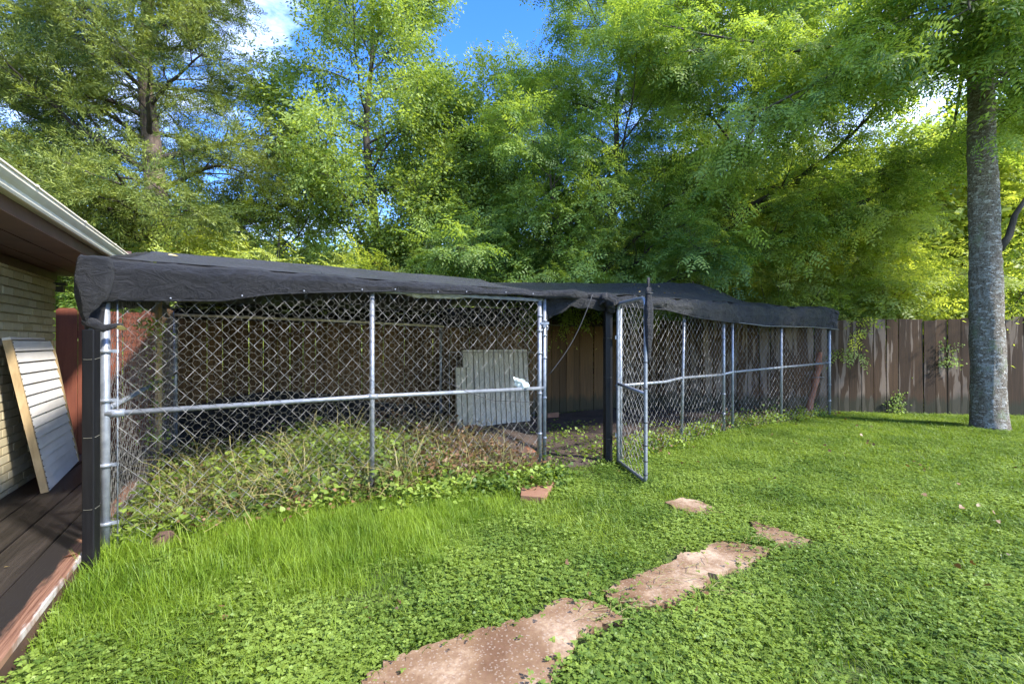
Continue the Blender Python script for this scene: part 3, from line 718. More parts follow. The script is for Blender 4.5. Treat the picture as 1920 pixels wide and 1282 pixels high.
# left side valance with the drooping corner
def sl(t, z, o=0.0): return up(A1.lerp(C1, t) - K * (0.035 + o), z)
tl_ = np.linspace(0, 1, 8); sz = np.interp(tl_, [0, .06, .15, .5, 1], [1.47, 1.50, 1.66, 1.72, 1.70])
cft = [fl(0.0, 1.935, 0.02)] + [sl(t, 1.935 + (.33 * (1 - abs(t - .5) * 2)) * 1.0 * 0, 0.02) for t in tl_[0:]]
sheet('side_valance', [[sl(t, 1.925, 0.02) for t in tl_], [sl(t, 1.80, 0.055) for t in tl_], [sl(t, z, 0.03) for t, z in zip(tl_, sz)]], 50, 8, 0.022, 5.0, parent=tarp1)
sheet('gable_cloth', [[sl(t, 1.93, 0.01) for t in np.linspace(0, 1, 9)], [up(sl(t, 1.94 + 0.33 * (1 - abs(t - .5) * 2), 0.0), 1.94 + 0.33 * (1 - abs(t - .5) * 2)) for t in np.linspace(0, 1, 9)]], 40, 5, 0.008, 3.0, parent=tarp1)
# bunched cloth wrapped round the front corner
cpts = []
nang, nz_ = 40, 22
Vc = []
cc = Vector((-2.60, 2.96, 0))
for j in range(nz_):
    f = j / (nz_ - 1); 
    for i in range(nang):
        a = i / (nang - 1); th = R(-60) + a * R(255)     # from front right round the left to the back
        zb = 1.485 + 0.17 * max(0, 1 - a * 1.9) ** 1.0 + 0.02 * math.sin(a * 9)
        z = 1.93 * (1 - f) + zb * f
        r = 0.088 + 0.030 * math.sin(f * 3.0) + 0.020 * mnoise.noise(Vector((math.cos(th) * 2, math.sin(th) * 2, z * 7))) - 0.035 * f
        r *= 0.9 if j == 0 else 1.0
        ax = -KS * math.cos(th) + -K * math.sin(th)
        p = cc + ax * r; Vc.append((p.x, p.y, z + 0.012 * mnoise.noise(Vector((a * 8, f * 6, 2)))))
Fc = [(j * nang + i, j * nang + i + 1, (j + 1) * nang + i + 1, (j + 1) * nang + i) for j in range(nz_ - 1) for i in range(nang - 1)]
o = MB().add(Vc, Fc).build('corner_fold', M['tarp'], tarp1, True); s = o.modifiers.new('s', 'SOLIDIFY'); s.thickness = .004
# twisted tail of the fold pointing right
tail = [A1 - KS * .12 - K * .07 + Vector((0, 0, 1.53)), A1 - KS * .14 - K * .03 + Vector((0, 0, 1.515)), A1 - KS * .13 + K * .02 + Vector((0, 0, 1.485)), A1 - KS * .11 + K * .075 + Vector((0, 0, 1.505)), A1 - KS * .10 + K * .11 + Vector((0, 0, 1.515))]
MB().tube([tuple(p) for p in tail], [0.03, 0.034, 0.026, 0.015, 0.004], 10).build('fold_tail', M['tarp'], tarp1, True)
# inner net hanging under the rear slope and over the back wall of the pen
sheet('inner_net', [[up(C1 + K * (3.6 * t) - KS * 0.05, 1.90) for t in ts], [up(C1 + K * (3.6 * t) - KS * 0.10, 1.80 - .08 * t) for t in ts], [up(C1 + K * (3.6 * t) - KS * 0.03, 1.70 - .06 * t) for t in ts]], 60, 6, 0.02, 4.0, mat=M['net'], parent=tarp1)
sheet('rear_skirt', [[up(C1 + K * (3.55 * t) + KS * 0.04, 0.55 + .15 * math.sin(t * 5)) for t in ts], [up(C1 + K * (3.55 * t) + KS * 0.05, 0.02) for t in ts]], 60, 5, 0.02, 4.0, mat=M['tarp'], parent=tarp1)

# right shade cloth
tarp2 = thing('shade_cloth', up(P2, 2.0), 'black shade cloth with fallen leaves sagging over the right pen and doorway', 'shade cloth')
off2 = Vector((0.04, -0.06, 0))
fe = [(G0 + Vector((-.05, 0, 0)), 1.93, 1.80), (G0.lerp(P2, .33), 1.95, 1.80), (G0.lerp(P2, .66), 1.985, 1.74), (P2, 2.02, 1.70), (P3, 2.02, 1.70), (P4 * 0.55 + P3 * .45, 1.995, 1.66), (P4, 2.00, 1.66), (P4.lerp(P5, .5), 2.03, 1.665), (P5 + Vector((-.1, 0, 0)), 2.07, 1.65), (P5 + Vector((.08, .03, 0)), 2.03, 1.63)]
top2 = [up(p + off2 * .3, z) for p, z, b_ in fe]; tr2 = [up(p + off2 * 1.4, z - .05) for p, z, b_ in fe]; bt2 = [up(p + off2, b_) for p, z, b_ in fe]
md2 = [up(p + off2 * 1.5, (z + b_) / 2) for p, z, b_ in fe]
rd = [Vector((-.2, 7.9, 2.40)), Vector((0.7, 8.0, 2.40)), Vector((1.7, 8.05, 2.40)), Vector((2.5, 8.1, 2.415)), Vector((3.1, 8.15, 2.44)), Vector((3.6, 8.4, 2.34)), Vector((4.1, 8.7, 2.20)), Vector((4.6, 8.9, 2.12)), Vector((5.3, 9.05, 2.09)), Vector((5.9, 9.1, 2.05))]
bk = [Vector((-.9, 8.6, 2.05)), Vector((0.4, 9.1, 2.08)), Vector((1.4, 9.4, 2.08)), Vector((2.2, 9.6, 2.08)), Vector((3.0, 9.6, 2.05)), Vector((3.6, 9.5, 2.05)), Vector((4.1, 9.45, 2.0)), Vector((4.6, 9.4, 2.0)), Vector((5.3, 9.3, 2.0)), Vector((5.9, 9.2, 1.98))]
lead = [B1 + Vector((-.1, .05, 0))]
roof_front = [up(B1 + Vector((-.05, .02, 0)), 1.92)] + top2
roof_ridge = [Vector((-.7, 6.9, 2.28))] + rd; roof_back = [Vector((-1.4, 8.1, 1.98))] + bk
sheet('roof_cloth', [roof_front, roof_ridge, roof_back], 90, 12, 0.03, 1.8, parent=tarp2, sag=0.05)
sheet('valance', [top2, tr2, md2, bt2], 200, 9, 0.040, 4.0, parent=tarp2)
MB().tube([tuple(Vector(p) + off2 * .3 + Vector((0, 0, .008 * math.sin(i * 2.3)))) for i, p in enumerate(bt2)], 0.009, 6).build('hem', M['tarp'], tarp2, True)
MB().tube([tuple(Vector(p) + off2 * .45) for p in bt2[4:]], 0.005, 6).build('hem_cable', M['wire'], tarp2, True)
sheet('end_valance', [[up(P5 + Vector((.08, .03, 0)), 2.03), Vector((6.0, 9.2, 2.0))], [up(P5 + Vector((.10, .0, 0)), 1.63), Vector((6.02, 9.2, 1.7))]], 12, 6, 0.03, 5, parent=tarp2)
sheet('rear_net', [[Vector((-1.25, 7.75, 1.96)), Vector((-.5, 8.3, 2.0)), Vector((.45, 8.85, 2.03))], [Vector((-1.25, 7.7, 1.66)), Vector((-.5, 8.1, 1.66)), Vector((.40, 8.6, 1.70))]], 40, 6, 0.04, 4, parent=tarp2)
# rolled lintel over the doorway with its knot
lp = [up(B1 + Vector((-.12, -.03, 0)), 1.885), up(B1 + Vector((.03, -.06, 0)), 1.90), up(B1 + Vector((.3, -.03, 0)), 1.915), up(G0 + Vector((-.35, -.06, 0)), 1.91), up(G0 + Vector((-.12, -.07, 0)), 1.90), up(G0 + Vector((.02, -.06, 0)), 1.85), up(G0 + Vector((.05, -.05, 0)), 1.80)]
def lump_tube(pts, rad, n, amp, fs, name, parent, mat=None, sub=6):
    P = np.array([tuple(p) for p in pts]); t = np.linspace(0, len(P) - 1, (len(P) - 1) * sub + 1); i = np.minimum(t.astype(int), len(P) - 2); f = (t - i)[:, None]
    PP = P[i] * (1 - f) + P[i + 1] * f; rr = np.interp(t, range(len(P)), rad) if not np.isscalar(rad) else np.full(len(t), rad)
    v, ff = tube_arrays(PP, rr, n)
    v = np.array([q + amp * np.array([mnoise.noise(Vector(q) * fs), mnoise.noise(Vector(q) * fs + Vector((4, 1, 8))), mnoise.noise(Vector(q) * fs + Vector((1, 7, 3)))]) for q in v])
    return MB().add(v, ff).build(name, mat or M['tarp'], parent, True)
lump_tube(lp, [0.02, 0.045, 0.05, 0.045, 0.055, 0.05, 0.03], 16, 0.012, 9, 'door_roll', tarp2)
kn = G0 + Vector((-0.12, -.08, 1.86))
lump_tube([kn + Vector((-.10, 0, -.02)), kn + Vector((-.02, -.03, .03)), kn + Vector((.05, 0, -.04)), kn + Vector((.03, .02, -.13))], [0.02, 0.06, 0.075, 0.02], 12, 0.035, 14, 'knot', tarp2)
lump_tube([kn + Vector((-.09, -.05, -.05)), kn + Vector((-.02, -.07, 0.03)), kn + Vector((.08, -.06, .01))], [0.008, 0.018, 0.01], 8, 0.01, 20, 'knot_tail', tarp2)
sheet('door_drop', [[up(B1 + Vector((.02, .02, 0)), 1.87), up(B1 + Vector((.4, .03, 0)), 1.88), up(G0 + Vector((-.02, .05, 0)), 1.87)], [up(B1 + Vector((.02, .05, 0)), 1.62), up(B1 + Vector((.33, .06, 0)), 1.79), up(G0 + Vector((-.02, .08, 0)), 1.74)]], 26, 6, 0.03, 6, parent=tarp2)
# net hanging behind the doorway
sheet('door_net', [[Vector((.6, 9.0, 2.06)), Vector((1.4, 9.35, 2.06)), Vector((2.3, 9.55, 2.06))], [Vector((.6, 8.9, 1.88)), Vector((1.4, 9.2, 1.85)), Vector((2.3, 9.4, 1.9))], [Vector((.6, 8.9, 1.72)), Vector((1.4, 9.2, 1.715)), Vector((2.3, 9.4, 1.73))]], 30, 6, 0.06, 3, mat=M['net_thin'], parent=tarp2)
MB().tube([(.3, 8.75, 1.73), (1.3, 9.2, 1.71), (1.75, 9.35, 1.73), (2.1, 9.0, 1.86)], 0.014, 6).build('rear_batten', M['hexwire'], tarp2)
# pale cloth bunched under the edge of the left roof
bc = thing('cloth_bundle', fl(.72, 1.8), 'pale beige cloth bunched beneath the edge of the left shade roof', 'cloth')
lump_tube([fl(.54, 1.865, -.06), fl(.62, 1.835, -.07), fl(.72, 1.84, -.07), fl(.80, 1.865, -.06)], [0.01, 0.03, 0.028, 0.008], 10, 0.015, 12, 'bundle', bc, M['beigecloth'])

# cords
def cord(pts, r, label, mat='cable'):
    o = MB().tube([tuple(p) for p in pts], r, 5).build('cord', M[mat], None, True)
    return setp(o, label, 'cord')
a, b_ = Vector(at(1111, 552, 5.15)), Vector(at(1029, 703, 4.97))
cord([a.lerp(b_, t) + Vector((0.03 * math.sin(t * 3.14), 0, -0.05 * math.sin(t * 3.14))) for t in np.linspace(0, 1, 14)], 0.0045, 'dark cord hanging across the open doorway', 'cable')
a, b_ = up(M1 - K * .36 + out * 1.4, 1.93), up(C1 + K * 1.95, 1.74)
cord([up(M1 - K * .42 + out * 1.3, 1.97), up(M1 - K * .32 + out * 1.9, 1.86), up(M1 - K * .32 + out * .3, 1.80), up(M1 - K * .36 + KS * .5, 1.74)], 0.004, 'thin black cord tied down over the left shade roof')
cord([up(A1 + K * 2.35 + KS * .06, 1.05), up(A1 + K * 2.6 + KS * .06, .93), up(A1 + K * 2.85 + KS * .06, .84), up(A1 + K * 3.3 + KS * .06, .80)], 0.003, 'thin drooping cord across the mesh near the doorway')

# plastic scrap on the rail near the door
sc = MB(); r = random.Random(3); cs = up(B1 - K * .28 - KS * .03, .95); Vs = []
for j in range(8):
    for i in range(8):
        Vs.append((cs.x + (i - 3.5) * .022 + .01 * r.uniform(-1, 1), cs.y + .02 * r.uniform(-1, 1), cs.z + (j - 3) * .020 * (1 - .06 * i) + .012 * r.uniform(-1, 1)))
o = sc.add(Vs, [(j * 8 + i, j * 8 + i + 1, j * 8 + i + 9, j * 8 + i + 8) for j in range(7) for i in range(7) if (i + j) > 1 and (7 - i + 7 - j) > 3]).build('plastic_scrap', M['paleplastic'], None, True)
setp(o, 'crumpled pale green plastic scrap caught on the rail by the doorway', 'plastic scrap')

# ------------------------------------------------------------ things inside the pens
def ribbed_panel(name, p0, p1, z0, z1, lean, nr, mat, label, cat):
    root = thing(name, up(p0, z0), label, cat); u = (p1 - p0).normalized(); L = (p1 - p0).length; nrm = Vector((-u.y, u.x, 0)); H = z1 - z0
    for k in range(nr):
        w = L / nr; a = p0 + u * (k * w); b = a + u * (w * .93)
        fr_ = -nrm * (0.018 if k % 2 else 0.030)
        q = [up(a, z0) + fr_, up(b, z0) - nrm * .004, up(b, z1) - nrm * .004 + nrm * lean, up(a, z1) + fr_ + nrm * lean]
        q2 = [x + nrm * .012 for x in (up(a, z0), up(b, z0), up(b, z1) + nrm * lean, up(a, z1) + nrm * lean)]
        MB().add([tuple(x) for x in q + q2], [(0, 1, 2, 3), (7, 6, 5, 4), (0, 4, 5, 1), (1, 5, 6, 2), (2, 6, 7, 3), (3, 7, 4, 0)]).build('slat', mat, root)
    return root
sp0 = Vector((-.94, 7.42, 0)) + K * .22; 
ribbed_panel('ribbed_panel', sp0, sp0 + K * 1.22, .02, 1.27, .12, 13, M['corr'], 'large pale vertically ribbed panel propped at the back of the left pen', 'panel')
ribbed_panel('ribbed_panel', sp0 - K * .18 - KS * .1, sp0 + K * .10 - KS * .1, .02, 1.0, .08, 3, M['beige'], 'small beige ribbed panel standing in front of the larger ribbed panel', 'panel')
rk = thing('wire_rack', up(sp0 - K * .3, 0), 'thin white wire rack standing behind the ribbed panels', 'rack')
r0 = sp0 - K * .26 + KS * .02; r1 = sp0 + K * 1.3 + KS * .02
pipe('rack_frame', [up(r0, .03), up(r0, 1.24), up(r1, 1.22), up(r1, .03), up(r0, .03)], .008, rk, M['wire'], 6, False)
for t in np.linspace(.08, .9, 9): pipe('rack_bar', [up(r0.lerp(r1, t), .03), up(r0.lerp(r1, t), 1.23)], .004, rk, M['wire'], 5, False)
def plank_thing(name, a, b, w, th, label, mat):
    a, b = Vector(a), Vector(b); d = b - a; L = d.length; q = d.to_track_quat('X', 'Z').to_matrix()
    o = MB().box(tuple((a + b) / 2), (L, w, th), M=q).build(name, M[mat], None, bevel=.004); setp(o, label, 'plank'); return o
plank_thing('loose_plank', (-.58, 6.75, .20), (.10, 5.75, .06), .14, .035, 'rusty brown board lying on the earth below the ribbed panels', 'rustwood')
plank_thing('loose_plank', (-.05, 6.3, .16), (.22, 5.72, .05), .16, .04, 'short reddish board lying just inside the left pen by the doorway', 'rustwood')
plank_thing('loose_plank', (.52, 8.55, .06), (.86, 8.72, .06), .03, .09, 'orange brown board at the foot of the back fence seen through the doorway', 'tile')
# leaning log in the right pen
lg = thing('leaning_log', (5.15, 8.9, 0), 'rough reddish brown log leaning inside the far end of the right pen', 'log')
lb, lt_ = Vector(at(1512, 783, 8.75)), Vector(at(1537, 662, 9.0))
lump_tube([lb, lb.lerp(lt_, .35) + Vector((.02, 0, 0)), lb.lerp(lt_, .7) + Vector((.03, 0, 0)), lt_], [.062, .055, .06, .045], 12, .035, 6, 'log', lg, M['rustwood'])
pipe('log_wire', [lb.lerp(lt_, .62) + Vector((-.09, -.08, 0)), lb.lerp(lt_, .62) + Vector((.12, -.09, .01))], .006, lg, M['wire'])
# rock by the corner post
rv, rf = tube_arrays([(-2.42, 3.14, 0.0), (-2.38, 3.16, .05), (-2.33, 3.17, .10), (-2.30, 3.18, .13)], [.03, .055, .045, .012], 12)
rv = np.array([q + .03 * np.array([mnoise.noise(Vector(q) * 9), mnoise.noise(Vector(q) * 9 + Vector((3, 3, 3))), mnoise.noise(Vector(q) * 9 + Vector((6, 1, 3)))]) for q in rv])
setp(MB().add(rv, rf).build('rock', M['rock'], None, True), 'rough brown rock at the foot of the left corner post', 'rock')

# ------------------------------------------------------------ pavers
def z7(pts): return [(680 + x / 2.182, 860 + y / 2.182) for x, y in pts]
PAV = [
 (z7([(0, 935), (40, 900), (120, 850), (200, 815), (290, 780), (380, 750), (470, 720), (560, 700), (640, 680), (700, 665), (745, 640), (780, 605), (840, 590), (900, 597), (960, 610), (1010, 640), (1060, 668), (1045, 692), (980, 705), (900, 722), (862, 760), (850, 830), (800, 880), (770, 940), (740, 1010), (600, 1060), (300, 1060), (60, 1040), (-20, 990)]), 'largest pinkish stepping slab in the near foreground, broken at its far end'),
 (z7([(985, 560), (1030, 535), (1060, 515), (1180, 470), (1240, 447), (1280, 430), (1285, 408), (1340, 397), (1400, 390), (1425, 366), (1460, 355), (1500, 350), (1600, 370), (1662, 385), (1640, 410), (1600, 435), (1560, 462), (1480, 475), (1400, 492), (1395, 540), (1330, 570), (1280, 592), (1180, 622), (1080, 617), (1015, 592)]), 'long pinkish stepping slab in the middle of the path, strewn with straw'),
 (z7([(1585, 268), (1640, 280), (1700, 300), (1770, 322), (1832, 345), (1800, 370), (1720, 375), (1665, 348), (1612, 322)]), 'small pale triangular slab at the right end of the path'),
 (z7([(1238, 190), (1300, 172), (1350, 180), (1400, 195), (1432, 215), (1390, 241), (1330, 232), (1270, 212)]), 'small worn slab in the grass in front of the open gate'),
]
PAV_POLY = []
for pts, lab in PAV:
    P = [ground(x, y) for x, y in pts]; PAV_POLY.append(P)
    # subdivide outline with jitter
    Q = []
    for i in range(len(P)):
        a, b_ = np.array(P[i]), np.array(P[(i + 1) % len(P)])
        for k in range(4):
            q = a + (b_ - a) * k / 4; q[:2] += rng.normal(0, .008, 2); Q.append(q)
    n = len(Q); c = np.mean(Q, axis=0); top = [(q[0], q[1], .030) for q in Q]; lowr = [(q[0] + (q[0] - c[0]) * .01, q[1] + (q[1] - c[1]) * .01, -.03) for q in Q]
    o = MB().add(top + lowr, [tuple(range(n))] + [(i, i + n, (i + 1) % n + n, (i + 1) % n) for i in range(n)]).build('stepping_slab', M['paver'])
    o.data.polygons[0].flip() if o.data.polygons[0].normal.z < 0 else None
    setp(o, lab, 'stepping stone', 'stepping slabs set in the lawn')
tp = [ground(976, 929, .05), ground(979, 904, .05), ground(996, 899, .05), ground(1040, 901, .055), ground(1020, 933, .05)]
TILE = [(p[0], p[1]) for p in tp]
n = len(tp); top = [(p[0], p[1], .055 + .02 * (i == 2)) for i, p in enumerate(tp)]; low = [(p[0], p[1], -.01) for p in tp]
o = MB().add(top + low, [tuple(range(n))] + [(i, i + n, (i + 1) % n + n, (i + 1) % n) for i in range(n)]).build('loose_tile', M['tile'], bevel=.004)
setp(o, 'square terracotta tile lying proud on the grass before the doorway', 'tile')

# straw on the slabs
st = MB()
for k in range(60):
    cx, cy = [(1255, 1075), (1215, 1095), (1300, 1045), (1395, 1030), (1430, 1005), (1180, 1150), (1330, 1110), (1350, 955), (1110, 1155)][k % 9]
    x, y, z = ground(cx + rng.normal(0, 30), cy + rng.normal(0, 10), .04)
    a = R(25) + rng.normal(0, .6); L = rng.uniform(.04, .17)
    p0 = np.array([x, y, .036 + rng.uniform(0, .012)]); d = np.array([math.cos(a), math.sin(a), 0])
    pm = p0 + d * L * .5 + np.array([-d[1], d[0], 0]) * rng.normal(0, .02) + np.array([0, 0, rng.uniform(0, .015)])
    st.tube([p0, pm, p0 + d * L], .0016, 3)
setp(st.build('straw', M['straw'], None, kind='stuff'), 'dry straw stalks scattered over the stepping slabs', 'straw')

# ------------------------------------------------------------ leaf source meshes (never linked; instanced on points)
def src(name, V, Fq, mat):
    me = bulk_mesh(name, V, Fq); me.materials.append(mat); return bpy.data.objects.new(name, me)
def leaflet(base, d, L, w, nrm, fold=.15):
    d = d / (np.linalg.norm(d) + 1e-9); s = np.cross(nrm, d); s /= np.linalg.norm(s) + 1e-9
    return [base, base + d * L * .45 + s * w / 2 + nrm * fold * w, base + d * L - nrm * L * .08, base + d * L * .45 - s * w / 2 + nrm * fold * w]
class LM:
    def __init__(s): s.v = []; s.f = []
    def leaf(s, *a, **k):
        b = len(s.v); s.v += leaflet(*a, **k); s.f.append((b, b + 1, b + 2, b + 3))
    def stem(s, p, q, r):
        p, q = np.array(p), np.array(q); b = len(s.v); n = np.array([0, 0, r]); m = np.cross(q - p, n); m = m / (np.linalg.norm(m) + 1e-9) * r
        s.v += [p + m, q + m, q - m, p - m]; s.f.append((b, b + 1, b + 2, b + 3))
def unit(v): v = np.array(v, float); return v / (np.linalg.norm(v) + 1e-9)
def spray_pinnate(seed, n=5, L=.27, pairs=5, ll=.080, w=.030):
    r = np.random.default_rng(seed); m = LM(); tw = .34; m.stem((0, 0, 0), (tw, 0, 0), .003)
    for k in range(n):
        b = np.array([tw * (.25 + .75 * k / (n - 1)), 0, 0]); sd = 1 if k % 2 else -1
        d = unit([.75 + .3 * (k == n - 1), sd * (.9 if k < n - 1 else .1), r.uniform(-.35, .15)]); dr = r.uniform(.15, .5)
        p = b
        for j in range(pairs + 1):
            q = b + d * L * (j + 1) / (pairs + 1) + np.array([0, 0, -dr * L * ((j + 1) / (pairs + 1)) ** 2])
            t = unit(q - p); m_n = unit(np.cross(t, np.cross(np.array([0, 0, 1.0]), t))) + r.normal(0, .25, 3); m_n = unit(m_n)
            s = unit(np.cross(m_n, t)); sc = (1 - .35 * abs(j / pairs - .4))
            if j == pairs: m.leaf(q, t, ll * .9, w, m_n)
            else:
                for sg in (-1, 1): m.leaf(q, t * .45 + s * sg + m_n * r.uniform(-.3, .1), ll * sc * r.uniform(.85, 1.1), w, m_n)
            p = q
    return m
def spray_simple(seed, n=16, L=.40, ll=.055, w=.028, spread=.10):
    r = np.random.default_rng(seed); m = LM(); m.stem((0, 0, 0), (L, 0, 0), .002)
    for k in range(n):
        t = (k + .5) / n; a = r.uniform(0, 6.28)
        b = np.array([L * t, 0, 0]) + r.normal(0, 1, 3) * spread * .45 * np.array([.4, 1, .7])
        d = unit([.7, math.cos(a), math.sin(a) * .5 - .25]); m.leaf(b, d, ll * r.uniform(.7, 1.2), w * r.uniform(.8, 1.2), unit(np.array([0, 0, 1]) + r.normal(0, .6, 3)))
    return m
def spray_cedar(seed, L=.34):
    r = np.random.default_rng(seed); m = LM()
    for k in range(15):
        t = .08 + .9 * k / 15; sd = 1 if k % 2 else -1; bl = (.16 * (1 - t) + .035)
        b = np.array([L * t, 0, 0]); d = unit([.9, sd * r.uniform(.5, 1), r.uniform(-.3, .5)])
        for j in range(4):
            p = b + d * bl * (j + .3) / 4; dd = unit(d + r.normal(0, .45, 3)); m.leaf(p, dd, r.uniform(.035, .06), .010, unit(r.normal(0, 1, 3)), fold=.3)
    m.leaf(np.array([L * .9, 0, 0]), np.array([1, 0, .1]), .07, .014, np.array([0, 0, 1.0])); return m
def tuft(seed, n, h, w, spread, lean, segs=2):
    r = np.random.default_rng(seed); V = []; Fq = []
    for k in range(n):
        a = r.uniform(0, 6.28); b = np.array([r.normal(0, spread), r.normal(0, spread), -.004]); hh = h * r.uniform(.5, 1.1); ln = lean * r.uniform(.3, 1.4)
        d = np.array([math.cos(a), math.sin(a), 0]); s = np.array([-d[1], d[0], 0]); i0 = len(V); ww = w * r.uniform(.7, 1.2)
        for j in range(segs + 1):
            t = j / segs; c = b + d * hh * ln * t ** 2 + np.array([0, 0, hh * (t - .35 * ln * t * t)]); wj = ww * (1 - t * .92) / 2
            V += [c - s * wj, c + s * wj]
        for j in range(segs): q = i0 + 2 * j; Fq.append((q, q + 1, q + 3, q + 2))
    return V, Fq
def clover_patch(seed, n=30, sp=.062, size=.0140, h=.026):
    r = np.random.default_rng(seed); m = LM()
    for k in range(n):
        c = np.array([r.normal(0, sp), r.normal(0, sp), h * r.uniform(.4, 1.3)]); a0 = r.uniform(0, 6.28); nr = unit(np.array([0, 0, 1]) + r.normal(0, .28, 3))
        for j in range(3):
            a = a0 + j * 2.094; m.leaf(c, np.array([math.cos(a), math.sin(a), r.uniform(-.1, .25)]), size * r.uniform(.8, 1.2), size * .85, nr, fold=.1)
    return m
def vine_patch(seed, n=6, sp=.10, size=.052):
    r = np.random.default_rng(seed); V = []; Fq = []
    for k in range(n):
        c = np.array([r.normal(0, sp), r.normal(0, sp), r.normal(0, sp * .6)]); a = r.uniform(0, 6.28); s_ = size * r.uniform(.6, 1.2)
        d = np.array([math.cos(a), math.sin(a), r.uniform(-.4, .2)]); d = unit(d); nr = unit(np.array([0, 0, 1]) + r.normal(0, .45, 3)); s = unit(np.cross(nr, d)); nr = np.cross(d, s)
        b = len(V); pts = [(0, 0), (-.12, .3), (.15, .52), (.5, .42), (1.0, 0), (.5, -.42), (.15, -.52), (-.12, -.3)]
        for i, (x, y) in enumerate(pts): V.append(c + d * x * s_ + s * y * s_ + nr * abs(y) * s_ * .22)
        Fq += [(b, b + 1, b + 2, b + 3), (b, b + 3, b + 4, b + 5), (b, b + 5, b + 6, b + 7)]
    return V, Fq
def stems(seed, n=7, h=.5, curl=.8):
    r = np.random.default_rng(seed); m = LM()
    for k in range(n):
        a = r.uniform(0, 6.28); p = np.array([r.normal(0, .05), r.normal(0, .05), 0]); d = np.array([math.cos(a) * .3, math.sin(a) * .3, 1.0]); hh = h * r.uniform(.5, 1.1)
        for j in range(6):
            q = p + unit(d) * hh / 6; m.stem(p, q, .0022); p = q; d = unit(d) + np.array([math.cos(a), math.sin(a), -.3]) * curl * .35 + r.normal(0, .12, 3)
    return m
SRC = {}
SRC['pinnate'] = [src(f'spray_pinnate_{k}', *((lambda m: (m.v, m.f))(spray_pinnate(k))), M['pinnate']) for k in range(3)]
SRC['pinnate_b'] = [src(f'spray_pinnate_bright_{k}', *((lambda m: (m.v, m.f))(spray_pinnate(k + 9))), M['bright']) for k in range(3)]
SRC['elm'] = [src(f'spray_elm_{k}', *((lambda m: (m.v, m.f))(spray_simple(k + 20, 15, .42, .075, .034, .14))), M['elm']) for k in range(3)]
SRC['bush'] = [src(f'spray_bush_{k}', *((lambda m: (m.v, m.f))(spray_simple(k + 30, 16, .45, .085, .045, .16))), M['bright']) for k in range(3)]
SRC['cedar'] = [src(f'spray_cedar_{k}', *((lambda m: (m.v, m.f))(spray_cedar(k + 40))), M['cedar']) for k in range(3)]
SRC['grass'] = [src(f'tuft_short_{k}', *tuft(k, 14, .060, .0048, .040, 1.0), M['grass']) for k in range(3)]
SRC['tall'] = [src(f'tuft_tall_{k}', *tuft(k + 5, 16, .15, .0052, .035, .55, 3), M['tallgrass']) for k in range(3)]
SRC['clover'] = [src(f'clover_{k}', *((lambda m: (m.v, m.f))(clover_patch(k))), M['clover']) for k in range(3)]
SRC['vine'] = [src(f'vine_leaves_{k}', *vine_patch(k), M['vine']) for k in range(3)]
SRC['vinesmall'] = [src(f'weed_leaves_{k}', *vine_patch(k + 3, 14, .07, .035), M['vine']) for k in range(3)]
SRC['dead'] = [src(f'dead_leaves_{k}', *vine_patch(k + 7, 5, .10, .036), M['deadleaf']) for k in range(2)]
SRC['stems'] = [src(f'dry_stems_{k}', *((lambda m: (m.v, m.f))(stems(k))), M['straw']) for k in range(3)]

def scatter(name, P, rot, scl, srcs, parent=None, kind='stuff'):
    P = np.asarray(P, np.float32); off = np.array(wloc(parent), np.float32) if parent else np.zeros(3, np.float32)
    N = len(P); me = bpy.data.meshes.new(name); me.vertices.add(N); me.vertices.foreach_set('co', (P - off).ravel())
    a = me.attributes.new('rot', 'FLOAT_VECTOR', 'POINT'); a.data.foreach_set('vector', np.asarray(rot, np.float32).ravel())
    a = me.attributes.new('scl', 'FLOAT', 'POINT'); a.data.foreach_set('value', np.asarray(scl, np.float32).ravel())
    a = me.attributes.new('pick', 'INT', 'POINT'); a.data.foreach_set('value', rng.integers(0, len(srcs), N).astype(np.int32))
    o = bpy.data.objects.new(name, me); col.objects.link(o)
    if parent: o.parent = parent
    if kind: o['kind'] = kind
    key = 'src_' + '_'.join(s.name for s in srcs)[:50]
    ng = bpy.data.node_groups.get(key)
    if ng is None:
        ng = bpy.data.node_groups.new(key, 'GeometryNodeTree')
        ng.interface.new_socket('Geometry', in_out='INPUT', socket_type='NodeSocketGeometry'); ng.interface.new_socket('Geometry', in_out='OUTPUT', socket_type='NodeSocketGeometry')
        N_ = ng.nodes; gi = N_.new('NodeGroupInput'); go = N_.new('NodeGroupOutput'); iop = N_.new('GeometryNodeInstanceOnPoints'); iop.inputs['Pick Instance'].default_value = True
        g2i = N_.new('GeometryNodeGeometryToInstance')
        for s in reversed(srcs):
            oi = N_.new('GeometryNodeObjectInfo'); oi.inputs['Object'].default_value = s; oi.inputs['As Instance'].default_value = True
            ng.links.new(oi.outputs['Geometry'], g2i.inputs[0])
        def attr(nm, t): n = N_.new('GeometryNodeInputNamedAttribute'); n.data_type = t; n.inputs['Name'].default_value = nm; return n
        r_, s_, k_ = attr('rot', 'FLOAT_VECTOR'), attr('scl', 'FLOAT'), attr('pick', 'INT')
        ng.links.new(gi.outputs[0], iop.inputs['Points']); ng.links.new(g2i.outputs[0], iop.inputs['Instance'])
        ng.links.new(r_.outputs['Attribute'], iop.inputs['Rotation']); ng.links.new(s_.outputs['Attribute'], iop.inputs['Scale']); ng.links.new(k_.outputs['Attribute'], iop.inputs['Instance Index'])
        ng.links.new(iop.outputs[0], go.inputs[0])
    mod = o.modifiers.new('scatter', 'NODES'); mod.node_group = ng
    return o

